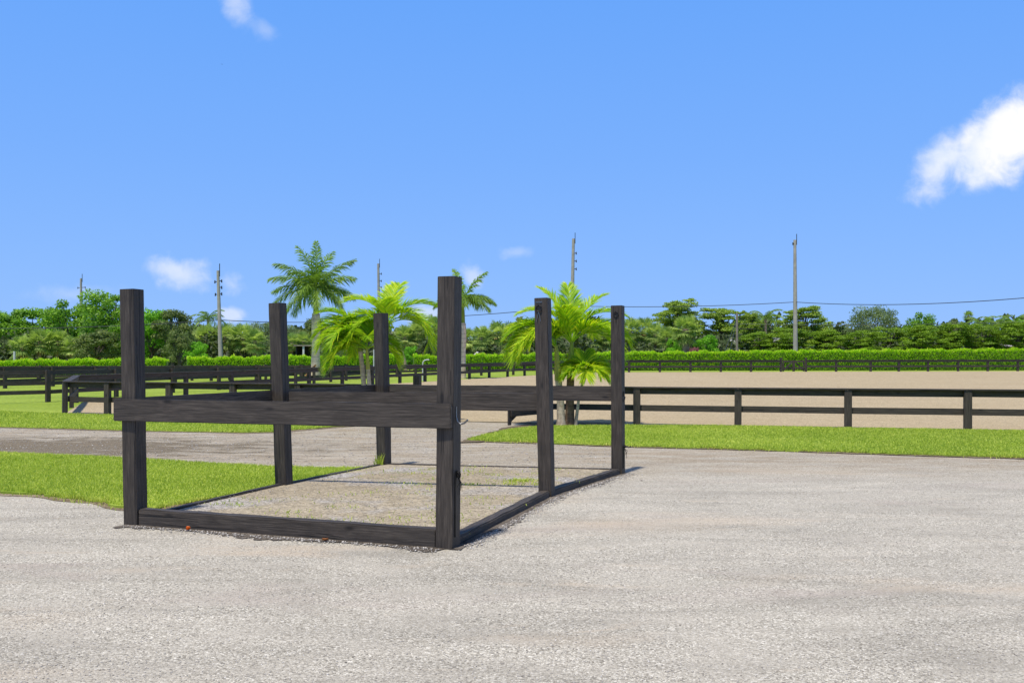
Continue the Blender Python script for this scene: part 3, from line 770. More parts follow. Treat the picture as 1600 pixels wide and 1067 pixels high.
tree('willow', B, 'big round grey-green tree right of the tallest utility pole', 1364, 478, 110, 104)
tree('broad', B, 'leafy green tree right of the round grey-green one', 1442, 487, 112, 70)
tree('dark', B, 'dull green tree left of the tiny tall fan palm on the right', 1484, 496, 116, 60)
tree('broad', B, 'dull green tree behind the low layered trees at the right edge', 1610, 500, 116, 80)
for px, top, w, lab in ((1186, 517, 90, 'low layered green tree left of the tallest utility pole'), (1236, 512, 100, 'low layered green tree behind the foot of the tallest utility pole'),
        (1292, 514, 100, 'low layered green tree just right of the tallest utility pole'), (1345, 515, 90, 'low layered tree left below the round grey-green tree'),
        (1392, 511, 100, 'low layered tree right below the round grey-green tree'), (1440, 506, 100, 'low layered tree below the leafy green tree at the right'),
        (1490, 503, 100, 'low layered tree left below the tiny tall fan palm'), (1540, 507, 90, 'low layered tree right below the tiny tall fan palm'),
        (1590, 499, 110, 'low layered tree at the right edge of the photo'), (1650, 503, 100, 'low layered tree cut off by the right edge of the photo')):
    tree('layer', 'layered_tree', lab, px, top, 99 + (px * 7 % 5), w, group='low layered trees behind the hedge')
tree('bright', 'shrub', 'vivid green bush right of the lone cabbage palm', 1104, 524, 99, 56, 'shrub', 'shrubs behind the hedge')
tree('bright', 'shrub', 'light green bush left of the lone cabbage palm', 1052, 528, 100, 30, 'shrub', 'shrubs behind the hedge')
tree('plum', 'shrub', 'low plum red shrub at the foot of the lone cabbage palm', 1084, 543, 96.5, 26, 'shrub', 'shrubs behind the hedge')

# far wood that reads as one mass
g = Geo(); n = 42000
ang_ = rng.uniform(-.62, .62, n); dist = rng.uniform(128, 150, n)
x_ = np.tan(ang_) * dist; hh_ = 5.3 + .8 * np.sin(x_ * .21) + .7 * np.sin(x_ * .55 + 1) + .5 * np.sin(x_ * 1.3)
z_ = .6 + hh_ * rng.random(n) ** .7
leaves(g, np.stack([x_, dist, z_], 1), rand_dir(n), rng.uniform(.6, 1.2, n), .6, np.clip(rng.normal(.4, .2, n), 0, 1))
o = link('woodland', g.mesh('woodland', M['woods'])); tag(o, 'dark distant woodland filling the gaps between the trees', 'woodland', kind='stuff')

g = Geo(); n = 36000
ang_ = rng.uniform(-.60, .60, n); y_ = rng.uniform(100, 112, n); x_ = np.tan(ang_) * y_
top_ = 2.6 + .7 * np.sin(x_ * .33) + .7 * np.sin(x_ * .83 + 2) + .5 * np.sin(x_ * 1.9)
z_ = .6 + np.maximum(top_, .8) * rng.random(n) ** .8
nr = rng.normal(0, .5, (n, 3)); nr[:, 2] += .8; nr[:, 1] -= .4
leaves(g, np.stack([x_, y_, z_], 1), rand_dir(n), rng.uniform(.35, .8, n), .5, np.clip(rng.normal(.4, .25, n), 0, 1), nr)
o = link('undergrowth', g.mesh('undergrowth', M['woods'])); tag(o, 'dark undergrowth between the tree trunks behind the hedge', 'undergrowth', kind='stuff')

# ------------------------------------------------------------------ palms
def frond(g, sg, base, az, e0, L, droop, nl, ll, lw, keel=0.35, sag=0.5, plume=0.0, tone=.5, start=.12, stem=.03, pw=1.2):
    """feather leaf: arching stem with leaflets both sides"""
    n = 22; t = np.linspace(0, 1, n)
    el = e0 - droop * t ** pw
    d = np.stack([np.cos(el) * math.cos(az), np.cos(el) * math.sin(az), np.sin(el)], 1)
    P = np.asarray(base) + np.concatenate([[[0, 0, 0]], np.cumsum((d[:-1] + d[1:]) / 2, 0)]) * (L / (n - 1))
    sg.tube(P, np.linspace(stem, stem * .15, n), 5, tone)
    S_ = np.array([-math.sin(az), math.cos(az), 0])
    for sd in (-1, 1):
        tt = np.linspace(start, 1.0, nl) + rng.normal(0, .25 / nl, nl); tt = np.clip(tt, 0, 1)
        i = np.minimum((tt * (n - 1)).astype(int), n - 2); fr = tt * (n - 1) - i
        p = P[i] * (1 - fr)[:, None] + P[i + 1] * fr[:, None]
        T = d[i]; U = np.cross(T, S_)
        U *= np.sign(U[:, 2:3] + 1e-9) if plume == 0 else 1
        k = keel + rng.normal(0, .12, nl) + (rng.uniform(-plume, plume, nl) if plume else 0)
        b = 0.95 - 0.45 * tt + rng.normal(0, .08, nl)       # angle from the stem
        dr = T * np.cos(b)[:, None] + (S_ * sd * np.cos(k)[:, None] + U * np.sin(k)[:, None]) * np.sin(b)[:, None]
        ln = ll * (np.sin(np.pi * (0.12 + .80 * tt)) ** .7) * rng.uniform(.85, 1.12, nl)
        down = np.zeros((nl, 3)); down[:, 2] = -1
        m_ = p + dr * (ln * .5)[:, None] + down * (ln * sag * .12)[:, None]
        q = p + dr * (ln * .92)[:, None] + down * (ln * sag * .5)[:, None]
        wv = T * (lw * .5)
        V = np.stack([p - wv * .5, p + wv * .5, m_ + wv, m_ - wv, q], 1).reshape(-1, 3)
        base_i = np.arange(nl)[:, None] * 5
        tn = np.clip(tone + rng.normal(0, .15, nl), 0, 1)
        g.add(V, base_i + np.array([[0, 1, 2, 3]]), tn)
        g.add(V, base_i + np.array([[3, 2, 4]]), tn)
def feather_palm(spec, trunk_pts, trunk_r, shaft_pts, shaft_r, fr, mats, name, label, loc, rotz=0.0, group=None, extra=None):
    root = thing(name, label, 'palm tree', loc, rotz, 1.0, group)
    g = Geo(); g.tube(trunk_pts, trunk_r, 14); link('trunk', g.mesh('trunk', mats[0], True), None, root)
    if shaft_pts is not None:
        g = Geo(); g.tube(shaft_pts, shaft_r, 12); link('crownshaft', g.mesh('crownshaft', mats[1], True), None, root)
    for f in fr:
        lg, sg = Geo(), Geo()
        frond(lg, lg, *f[0], **f[1])
        link('frond', lg.mesh('frond', f[2] if len(f) > 2 else mats[2]), None, root)
    return root

# --- big royal palm
def royal(px, base_py, crown_py, label, fr_spec, rbase, lenf, y=None):
    x, yy = gp(px, base_py)
    H = zat(crown_py, yy) - zt(yy)
    hs = H * .70
    tp = [(0, 0, -.2), (0, 0, .15 * H), (.02, 0, .35 * H), (.03, 0, .55 * H), (.03, 0, hs), (.03, 0, hs + .02)]
    tr = [rbase * 1.15, rbase, rbase * .86, rbase * 1.02, rbase * .86, rbase * .55]
    sp = [(.03, 0, hs - .05), (.03, 0, hs + .12 * H), (.03, 0, H * .93), (.03, 0, H)]
    sr = [rbase * .66, rbase * .56, rbase * .38, rbase * .22]
    fr = []
    for az, e0, L, dr, new in fr_spec:
        fr.append((((.03, 0, H - .12), R(az), R(e0), L * lenf, R(dr), 76, .86 * lenf / 2.6, .075), dict(keel=.1, sag=.75, plume=.9, tone=.5 + random.uniform(-.12, .12), start=.10, stem=.045), M['royal_new'] if new else M['royal']))
    return feather_palm(None, tp, tr, sp, sr, fr, (M['royal_bark'], M['shaft'], M['royal']), 'royal_palm', label, (x, yy, zt(yy)), group='royal palms')
spec1 = [(100, 86, 1.22, 25, 1), (150, 76, 1.22, 35, 1), (60, 74, 1.15, 40, 1), (8, 50, 1.18, 30, 0), (-14, 30, 1.05, 40, 0), (0, 8, 1.0, 50, 0), (-30, -8, .95, 45, 0), (20, -20, .9, 45, 0),
         (178, 48, 1.2, 40, 0), (192, 30, 1.15, 45, 0), (170, 14, 1.15, 40, 0), (188, -2, 1.12, 42, 0), (210, -18, 1.0, 45, 0), (160, -25, .95, 45, 0), (240, 45, 1.0, 60, 0), (300, 42, 1.0, 60, 0),
         (255, 12, .9, 55, 0), (285, -15, .85, 50, 0), (75, 30, 1.0, 60, 0), (110, 0, 1.0, 50, 0), (45, 10, 1.0, 50, 0), (135, 35, 1.0, 50, 0)]
royal(493, 592, 446, 'tall royal palm with swollen pale trunk behind the paddock fence, left of the lime palms', spec1, .30, 2.7)
spec2 = [(120, 78, 1.25, 40, 1), (20, 66, 1.25, 35, 1), (0, 28, 1.1, 70, 0), (-20, 10, 1.0, 60, 0), (180, 26, 1.0, 80, 0), (200, 5, .95, 70, 0), (30, 35, 1.1, 75, 0), (60, 25, 1.0, 80, 0), (150, 45, 1.0, 85, 0),
         (240, 30, 1.0, 80, 0), (280, 25, 1.0, 85, 0), (310, 30, 1.0, 70, 0), (100, 30, 1.0, 80, 0)]
royal(722.5, 591, 468, 'slender royal palm half hidden behind the near right stall post', spec2, .24, 2.15)

# --- lime green clump palms
def lime_palm(label, px, y, crown, trunk_bot_px, r0, fr, shaft_len, bark_m, shaft_m, lenf=1.0):
    """crown: (px, py) of the growing point; trunk foot at trunk_bot_px on the ground"""
    x0 = xat(trunk_bot_px, y); z0 = zt(y)
    top = Vector((xat(crown[0], y) - x0, 0, zat(crown[1], y) - z0))
    sb = top * (1 - shaft_len / top.length)
    bend = Vector((top.x * -.12, 0, 0))
    tp = [Vector((0, 0, -.1)), sb * .12 + bend * .2, sb * .5 + bend, sb]
    tr = [r0 * 1.55, r0 * 1.1, r0 * .92, r0 * .85]
    sp = [sb - top.normalized() * .02, sb.lerp(top, .35), top]
    frs = []
    for az, e0, L, dr in fr:
        tn = .42 + .25 * max(0, (40 - e0) / 60) + random.uniform(-.08, .10)
        frs.append(((tuple(top - top.normalized() * .08), R(az), R(e0), L * lenf, R(dr), 104, .70 * lenf, .044), dict(keel=.45, sag=.45, tone=tn, start=.2, stem=.018, pw=1.0)))
    return feather_palm(None, [tuple(v) for v in tp], tr, [tuple(v) for v in sp], [r0 * .95, r0 * .8, r0 * .4], frs, (bark_m, shaft_m, M['lime']), 'clump_palm', label, (x0, y, z0), 0, 'lime green clump palms')
frA = [(95, 88, 1.8, 40), (150, 84, 1.85, 50), (30, 82, 1.8, 60), (5, 74, 2.15, 150), (-18, 66, 2.0, 165), (22, 58, 1.9, 150), (178, 76, 2.15, 150), (196, 66, 2.05, 160), (160, 58, 2.0, 145),
       (120, 70, 1.7, 110), (60, 68, 1.7, 115), (250, 82, 1.4, 70), (212, 74, 1.8, 150), (330, 76, 1.8, 150), (0, 84, 1.9, 110), (186, 86, 1.9, 110), (145, 70, 1.9, 140)]
YR = 25.95
lime_palm('tallest lime green palm right of the middle right stall post, brown stem', 890, YR, (893, 534), 890, .118, frA, .75, M['brown_bark'], M['shaft'], 1.0)
frB = [(180, 66, 1.9, 150), (200, 55, 1.8, 145), (190, 78, 1.9, 135), (140, 62, 1.6, 120), (100, 74, 1.5, 90), (170, 80, 1.8, 120), (215, 70, 1.7, 150)]
lime_palm('lime green palm with grey stem and yellow-green shaft, left of the brown-stemmed one', 876, YR - .05, (869, 540), 877, .108, frB, .92, M['young_bark'], M['shaft_yellow'], .95)
frC = [(90, 80, .8, 60), (160, 55, .8, 95), (200, 30, .78, 90), (10, 45, .85, 95), (-20, 20, .85, 85), (40, 60, .8, 90), (230, 40, .75, 95), (310, 35, .8, 95), (270, 30, .75, 100), (130, 65, .8, 70)]
lime_palm('smallest lime palm, leaning out to the right of the palm clump', 914, YR - .1, (915, 574), 899, .042, frC, .22, M['young_bark'], M['shaft_yellow'], .82)
YL = 26.6
frD = [(75, 80, 1.5, 55), (10, 66, 1.6, 95), (-12, 48, 1.75, 155), (20, 36, 1.6, 120), (165, 74, 1.5, 90), (190, 55, 1.6, 135), (150, 45, 1.6, 120), (215, 38, 1.6, 135), (262, 74, 1.2, 90), (100, 60, 1.4, 120), (335, 62, 1.5, 140)]
lime_palm('tallest lime palm behind the back left stall post', 602, YL + .3, (606, 503), 598, .085, frD, .8, M['young_bark'], M['shaft'], 1.05)
frE = [(180, 62, 1.55, 140), (165, 40, 1.6, 125), (200, 25, 1.5, 105), (215, 50, 1.45, 140), (150, 70, 1.3, 90), (90, 80, 1.2, 60), (20, 60, 1.2, 130), (0, 35, 1.15, 120), (280, 70, 1.0, 100), (120, 50, 1.4, 120)]
lime_palm('lime palm with smooth green stem left of the back left stall post', 577, YL, (573, 541), 580, .066, frE, .62, M['young_bark'], M['shaft_yellow'], .95)
frF = [(180, 55, 1.5, 110), (160, 65, 1.5, 100), (200, 42, 1.5, 120), (140, 50, 1.4, 110), (175, 75, 1.5, 90), (230, 45, 1.3, 120)]
lime_palm('lime palm with grey stem, leftmost of the clump behind the stall', 569, YL + .12, (561, 520), 572, .075, frF, .5, M['young_bark'], M['shaft'], .95)

# --- fan palms
def fan_crown(nleaf, L1, L2, seed, skirt=10, elmin=-55, elmax=85):
    r = random.Random(seed); g, dg = Geo(), Geo()
    for i in range(nleaf + skirt):
        dead = i >= nleaf
        az = i * 2.399 + r.uniform(-.3, .3)
        el = R(elmax - (elmax - elmin) * ((i + .5) / nleaf) ** .8 + r.uniform(-10, 10)) if not dead else R(-70 + r.uniform(-12, 18))
        d = np.array([math.cos(el) * math.cos(az), math.cos(el) * math.sin(az), math.sin(el)])
        sd = np.array([-math.sin(az), math.cos(az), 0]); n = np.cross(d, sd)
        G_ = dg if dead else g
        l1 = L1 * r.uniform(.75, 1.15) * (.5 if dead else 1); l2 = L2 * r.uniform(.8, 1.15) * (.9 if dead else 1)
        hub = d * l1 + np.array([0, 0, -.12 * l1])
        tone = .45 + r.uniform(-.2, .2)
        G_.tube([(0, 0, 0), d * l1 * .6, hub], [.03, .022, .018], 4, tone, cap=False)
        m = 18; a = np.linspace(-2.0, 2.0, m) * (1 if not dead else .5) + rng.normal(0, .03, m)
        dr = np.cos(a)[:, None] * d + np.sin(a)[:, None] * sd + n * (.12 * np.cos(a * 2))[:, None]
        dr /= np.linalg.norm(dr, axis=1)[:, None]
        ln = l2 * (1 - .22 * np.abs(a) / 2) * rng.uniform(.9, 1.08, m)
        pr = np.cross(dr, n); pr /= np.linalg.norm(pr, axis=1)[:, None] + 1e-9
        w = .10 * l2
        mid = hub + dr * (ln * .55)[:, None]; mid[:, 2] -= ln * .03
        tip = hub + dr * (ln * .97)[:, None]; tip[:, 2] -= ln * (.22 if not dead else .1)
        V = np.stack([np.broadcast_to(hub, (m, 3)), mid + pr * w * .5, tip, mid - pr * w * .5], 1).reshape(-1, 3)
        G_.add(V, np.arange(4 * m).reshape(m, 4), np.clip(tone + rng.normal(0, .08, m), 0, 1))
    return g, dg
FANS = []
for s in range(4):
    g, dg = fan_crown(44, 1.0, 1.05, s, 26)
    FANS.append((g.mesh('fan_crown', M['fan']), dg.mesh('dry_skirt', M['dead'])))
def trunk_mesh(h, r, lean=0.0):
    g = Geo(); g.tube([(lean * -h, 0, -h - .1), (lean * -.5 * h, 0, -h * .5), (0, 0, 0)], [r * 1.1, r, r * 1.05], 9)
    return g.mesh('fan_trunk', M['palm_bark'], True)
fcount = [0]
def fan_palm(label, px, top, y, wpx, trunk_r=None, name='fan_palm', group='fan palms behind the hedge'):
    i = fcount[0]; fcount[0] += 1
    s = (wpx / 2 / F * y) / 1.75
    zc = zat(top, y) - 1.55 * s; h = zc - zt(y)
    root = thing(name, label, 'palm tree', (xat(px, y), y, zt(y)), 0, 1.0, group)
    Mc = Matrix.Translation((xat(px, y), y, zc))
    link('trunk', trunk_mesh(h, trunk_r or .2 * max(.8, min(1.1, s)), random.uniform(-.03, .03)), Mc, root)
    Ms = Mc @ Matrix.Rotation(i * 1.3, 4, 'Z') @ Matrix.Diagonal((s, s, s, 1))
    a, b = FANS[i % 4]
    link('crown', a, Ms, root); link('dry_skirt', b, Ms, root)
fp = [(34, 522, 96, 44, 'fan palm near the left edge, below the flat-topped green tree'), (62, 512, 97, 48, 'pale fan palm below the spreading green tree on the left'),
 (90, 512, 98, 48, 'brownish fan palm below and left of the leftmost utility pole'), (114, 524, 97, 40, 'low brown fan palm below the leftmost utility pole'),
 (322, 506, 104, 50, 'fan palm left of the leaning pole, below the feathery palm top'), (352, 503, 103, 50, 'fan palm directly behind the leaning pole'), (378, 503, 101, 52, 'fan palm with brown dry leaves right of the leaning pole'),
 (398, 512, 99, 46, 'low fan palm left of the middle left stall post'), (456, 520, 100, 34, 'pale fan palm just right of the middle left stall post'), (474, 517, 101, 36, 'pale fan palm above the dark shed, left of the royal palm'),
 (632, 506, 106, 46, 'fan palm right of the back left stall post'), (655, 498, 107, 48, 'fan palm left of the white standpipe'), (678, 492, 106, 50, 'fan palm with dry skirt just left of the near right stall post'), (704, 500, 107, 46, 'fan palm hidden behind the near right stall post'),
 (730, 510, 106, 44, 'fan palm just right of the near right stall post'), (752, 508, 103, 44, 'fan palm with a brown trunk beside the white roof'), (776, 501, 106, 48, 'tall fan palm with orange dry leaves, right of the white roof'), (798, 502, 108, 48, 'fan palm behind the left leaves of the lime palm clump'),
 (826, 508, 106, 46, 'fan palm behind the middle right stall post'), (862, 506, 107, 46, 'fan palm behind the lime palm stems'), (922, 510, 107, 46, 'fan palm behind the small leaning lime palm'), (948, 503, 108, 48, 'fan palm left of the back right stall post'),
 (985, 494, 107, 50, 'tall fan palm just right of the back right stall post'), (1006, 495, 109, 48, 'fan palm with an orange dry patch, second right of the back right stall post'), (1024, 503, 104, 42, 'short fan palm left of the small fan palm clump by the lone palm'),
 (1042, 510, 101, 40, 'small pale fan palm just left of the lone cabbage palm')]
for px, top, y, w, lab in fp: fan_palm(lab, px, top, y, w)
fan_palm('lone cabbage palm with a bare booted trunk standing above the hedge', 1071, 490, 97.5, 54, .36, name='cabbage_palm')
fan_palm('tiny tall fan palm on the skyline near the right edge', 1513, 485, 150, 19, name='cabbage_palm')
# far feathery palms on the skyline
def far_palm(label, px, top, y, L, n=13):
    zc = zat(top, y) - L * .55
    h = zc - zt(y); x = xat(px, y)
    fr = []
    for i in range(n):
        az = i * 2.399; e0 = 70 - 75 * (i / n)
        fr.append((((0, 0, h), az, R(e0), L, R(85), 24, L * .3, .09), dict(keel=-.1, sag=.9, tone=.45 + random.uniform(-.15, .15), stem=.05), M['royal']))
    feather_palm(None, [(0, 0, -.1), (.1, 0, h * .5), (0, 0, h)], [.2, .16, .14], None, None, fr, (M['palm_bark'], None, M['royal']), 'coconut_palm', label, (x, y, zt(y)), 0, 'feathery palms on the skyline')
far_palm('small feathery palm top just left of the leaning pole', 325, 482, 122, 2.5)
far_palm('small feathery palm between the guyed pole and the tallest pole', 1196, 481, 122, 2.6)
far_palm('feathery palm just right of the tiny tall fan palm', 1534, 492, 126, 2.4)
far_palm('feathery palm between the two others at the right edge', 1558, 490, 130, 2.8)
far_palm('feathery palm closest to the right edge', 1584, 489, 128, 2.6)
# dead palm stem in the hedge gap
x, y = xat(634, 87), 87
root = thing('palm_stump', 'dry leaning palm stem in the gap of the hedge, left of the white standpipe', 'palm tree', (x, y, zt(y)))
g = Geo(); g.tube([(0, 0, -.1), (-.1, 0, .8), (-.4, 0, 1.7), (-.5, 0, 2.5)], [.17, .16, .2, .1], 9); link('trunk', g.mesh('trunk', M['palm_bark'], True), None, root)

# ------------------------------------------------------------------ utility poles and wires
def pole(label, px_top, px_bot, top, y, w0, w1, brackets, mat, spike=True):
    xb, xt = xat(px_bot, y), xat(px_top, y); z0, z1 = zt(y), zat(top, y)
    root = thing('utility_pole', label, 'pole', (xb, y, z0), group='utility poles')
    g = Geo(); n = 5
    g.tube([(xb + (xt - xb) * i / n - xb, 0, (z1 - z0) * i / n - (0.2 if i == 0 else 0)) for i in range(n + 1)], [w0 / 2 + (w1 - w0) / 2 * i / n for i in range(n + 1)], 8)
    link('shaft', g.mesh('shaft', mat, False), None, root)
    for dz, sd, ln in brackets:
        g = Geo(); xx = (xt - xb); zz = z1 - z0 - dz
        g.tube([(xx, 0, zz), (xx + sd * ln * .6, -.05, zz + .02), (xx + sd * ln, -.05, zz + .05)], .038, 6)
        g.tube([(xx + sd * ln, -.05, zz - .12), (xx + sd * ln, -.05, zz + .14)], [.06, .045], 7)
        link('insulator_bracket', g.mesh('insulator_bracket', M['iron'], True), None, root)
    if spike:
        g = Geo(); g.tube([(xt - xb + w1 * .6, 0, z1 - z0 - .5), (xt - xb + w1 * .6, 0, z1 - z0 + .6)], .035, 6)
        link('lightning_rod', g.mesh('lightning_rod', M['iron'], True), None, root)
pole('tallest grey concrete utility pole standing alone right of centre', 1242, 1243, 375, 97, .52, .30, [(.4, -1, .22)], M['concrete'])
pole('utility pole rising behind the lime palm clump by the arena fence', 896, 892, 373, 97.5, .50, .28, [(1.5, 1, .28), (2.3, 1, .28), (3.1, 1, .28)], M['concrete'])
pole('utility pole rising behind the lime palms near the back left stall post', 591, 594, 412, 121, .5, .28, [(1.3, 1, .4), (2.2, 1, .4), (3.0, 1, .4)], M['concrete'])
pole('leaning utility pole with three arms between the left stall posts', 340.5, 345.5, 423, 82, .42, .24, [(.9, 1, .34), (1.45, 1, .34), (2.0, 1, .34), (.97, -1, .24), (2.05, -1, .2)], M['concrete'])
pole('leftmost utility pole rising above the leafy trees', 126.5, 127, 435, 130, .48, .28, [(1.3, -1, .4), (1.25, 1, .6), (2.0, 1, .6)], M['concrete'])
def wire(label, pts, r=.04, sag=0.0, mat='cable'):
    P = []
    for (a, b) in zip(pts[:-1], pts[1:]):
        for i in range(12):
            t = i / 12; p = np.array(a) * (1 - t) + np.array(b) * t; p[2] -= sag * 4 * t * (1 - t); P.append(p)
    P.append(np.array(pts[-1])); P = np.array(P); o = P[0].copy()
    g = Geo(); g.tube(P - o, r, 5)
    ob = link('power_cable', g.mesh('power_cable', M[mat], True), Matrix.Translation(Vector(o)))
    tag(ob, label, 'cable', 'power cables')
w3 = lambda px, py, y: (xat(px, y), y, zat(py, y))
wire('thick black cable from the tallest pole rising to the right edge of the photo', [w3(1242, 472, 97), w3(1700, 456, 70)], .032, .55)
wire('thick black cable between the tallest pole and the pole behind the lime palms', [w3(895, 478, 97.5), w3(1242, 472, 97)], .032, .25)
wire('thick black cable sagging left from the middle pole past the near right stall post', [w3(591, 497, 121), w3(895, 478, 97.5)], .036, .35)
wire('thick black cable between the leaning pole and the pole behind the back left stall post', [w3(343, 500, 82), w3(591, 497, 121)], .032, .35)
wire('thick black cable crossing the leafy trees at the left edge', [w3(-80, 513, 82), w3(343, 500, 82)], .03, .25)
wire('thin pale wire running right from the short guyed pole', [w3(1153, 506, 95), w3(1620, 502, 92)], .018, .2, 'steel')
# short guyed pole
y = 96.5; x0 = xat(1151.5, y)
root = thing('guyed_pole', 'short thin wooden service pole with guy wires and a side arm', 'pole', (x0, y, zt(y)))
H = zat(489, y) - zt(y)
g = Geo(); g.tube([(0, 0, -.1), (0, 0, H)], [.14, .11], 8); link('shaft', g.mesh('shaft', M['pole_wood'], True), None, root)
g = Geo(); g.tube([(0, 0, H * .72), (1.9, 0, H * .715)], .05, 6); g.tube([(0, 0, H * .97), (.35, 0, H * .99)], .04, 6); g.tube([(.3, 0, H * .98), (.3, 0, H * .87)], .07, 6)
link('side_arm', g.mesh('side_arm', M['iron'], True), None, root)
for dx in (-1.1, -1.9):
    g = Geo(); g.tube([(0, 0, H * .9), (dx, -.2, .2)], .025, 5); link('guy_wire', g.mesh('guy_wire', M['steel'], True), None, root)

# ------------------------------------------------------------------ small buildings
def house(label, px0, px1, y, eave, ridge, depth, wall_m, roof_m, name='house'):
    x0, x1 = xat(px0, y), xat(px1, y); z0 = zt(y); ze, zr = zat(eave, y) - z0, zat(ridge, y) - z0
    Lx = x1 - x0; root = thing(name, label, 'building', ((x0 + x1) / 2, y, z0))
    mw = Matrix.Translation(((x0 + x1) / 2, y + depth / 2, z0 - .1))
    link('wall', box_mesh('wall', Lx, depth, ze + .1, wall_m, .01), mw, root)
    g = Geo(); a, b, o = Lx / 2 + .35, depth / 2 + .35, .12
    V = [(-a, -b, 0), (a, -b, 0), (a, b, 0), (-a, b, 0), (-a * .75, 0, zr - ze), (a * .75, 0, zr - ze)]
    V2 = [(x, yy, z - o) for x, yy, z in V[:4]]
    g.add(V + V2, [[0, 1, 5, 4], [2, 3, 4, 5]]); g.add(V + V2, [[1, 2, 5], [3, 0, 4]]); g.add(V + V2, [[6, 7, 1, 0], [7, 8, 2, 1], [8, 9, 3, 2], [9, 6, 0, 3], [9, 8, 7, 6]])
    link('roof', g.mesh('roof', roof_m), Matrix.Translation(((x0 + x1) / 2, y + depth / 2, z0 + ze + .02)), root)
    k = max(1, int(Lx / 3.2))
    for i in range(k):
        xx = x0 + Lx * (i + .5) / k
        link('window', box_mesh('window', 1.0, .06, 1.1, M['glass'], .01), Matrix.Translation((xx, y - .012, z0 + .9)), root)
house('cream house glimpsed through the trees between the guyed pole and the tallest pole', 1150, 1275, 119, 535, 527, 8, M['white_wall'], M['roof'])
house('white roofed building glimpsed beside the brown fan palm trunk', 744, 764, 114, 555, 549.5, 5, M['white_wall'], M['roof'])
house('white building glimpsed above the hedge at the right edge', 1588, 1660, 104, 541, 536, 6, M['pvc'], M['roof'])
# dark open shed
y = 97; x0, x1 = xat(463, y), xat(492, y); z0 = zt(y); zt_ = zat(541, y) - z0
root = thing('shed', 'small dark open-fronted shed with a white corner post, left of the royal palm trunk', 'building', ((x0 + x1) / 2, y, z0))
cx = (x0 + x1) / 2
link('back_wall', box_mesh('back_wall', x1 - x0, .1, zt_, M['dark_wall'], .005), Matrix.Translation((cx, y + 2.0, z0)), root)
for xx in (x0, x1): link('side_wall', box_mesh('side_wall', .1, 2.0, zt_, M['dark_wall'], .005), Matrix.Translation((xx, y + .9, z0)), root)
link('roof', box_mesh('roof', x1 - x0 + .4, 2.6, .12, M['pole_wood'], .01), Matrix.Translation((cx, y + .9, z0 + zt_ + .005)), root)
link('corner_post', box_mesh('corner_post', .18, .18, zt_ - .01, M['pvc'], .01), Matrix.Translation((xat(475, y), y - .2, z0)), root)
# white plastic pipes
def pipe(label, px, y, top, hook, r=.05, name='standpipe'):
    x = xat(px, y); H = zat(top, y) - zt(y); g = Geo()
    pts = [(0, 0, -.1), (0, 0, H * .8)] + ([(.03, 0, H * .9), (.12, 0, H * .97), (.28, 0, H), (.42, 0, H * .99)] if hook else [(0, 0, H)])
    g.tube(pts, r, 8)
    o = link(name, g.mesh(name, M['pvc'], True), Matrix.Translation((x, y, zt(y)))); tag(o, label, 'pipe', 'white plastic pipes by the fences')
pipe('white standpipe with a curved top behind the arena fence, left of the near right post', 660.5, 62, 562, True, .034)
pipe('thin straight white pipe beside the left edge of the back left stall post', 584, 62, 546, False, .035)
pipe('short white pipe in front of the far hedge beside the small leaning palm', 921, 80, 569, False, .05)
pipe('white marker post by the fan palms at the far left', 22.5, 90, 549, False, .1)

# ------------------------------------------------------------------ small things on the ground
def curl_leaf(name, label, px, py, size, mat, n=3):
    x, y = gp(px, py); g = Geo()
    r = random.Random(px)
    for k in range(n):
        a0 = r.uniform(0, 6.28); V = []; m = 6
        for i in range(m):
            t = i / (m - 1); w = size * .36 * math.sin(math.pi * (0.08 + .84 * t)); cz = size * (.05 + .5 * (t - .5) ** 2 + .12 * k + .16)
            for s in (-1, 0, 1):
                lx, ly = (t - .5) * size, s * w
                V.append((lx * math.cos(a0) - ly * math.sin(a0), lx * math.sin(a0) + ly * math.cos(a0), cz + abs(s) * size * .22))
        f = [[i * 3 + j, i * 3 + j + 1, i * 3 + j + 4, i * 3 + j + 3] for i in range(m - 1) for j in (0, 1)]
        g.add(V, f, r.random())
    o = link(name, g.mesh(name, mat, True), Matrix.Translation((x, y, zt(y) - .008))); tag(o, label, 'leaf')
curl_leaf('fallen_leaf', 'bright orange curled leaf in front of the front sill timber', 294, 828, .055, M['orange_leaf'], 4)
curl_leaf('fallen_leaf', 'small brown dry leaf in front of the front sill, nearer the right post', 508, 845, .06, M['brown_leaf'], 2)
g = Geo()
for k in range(60):
    a = rng.uniform(0, 6.28); c = np.array([[rng.normal(0, .28), rng.normal(0, .10), rng.uniform(.03, .10)]])
    leaves(g, c, np.array([[math.cos(a), math.sin(a), rng.uniform(-.2, .6)]]), .2, .25, [rng.random()])
x, y = gp(474, 664); o = link('fallen_fronds', g.mesh('fallen_fronds', M['red_leaf']), Matrix.Translation((x, y, 0.02))); tag(o, 'heap of fallen red leaves on the grass edge beyond the left stall rail', 'leaves')
x, y = gp(485, 593); g = Geo()
V = [(-.45, 0, .02), (-.1, -.12, .05), (.3, -.05, .95), (.38, .1, .9), (0, .18, .1)]
for k in range(14):
    c = np.array([[-.45 + .055 * k + rng.normal(0, .03), rng.normal(0, .08), .06 + .062 * k]])
    leaves(g, c, np.array([[.6, rng.normal(0, .2), 1.0]]), .5, .4, [rng.random()])
o = link('dead_frond', g.mesh('dead_frond', M['brown_leaf']), Matrix.Translation((x, y, zt(y)))); tag(o, 'orange-brown dropped frond leaning against the foot of the big royal palm', 'leaf')
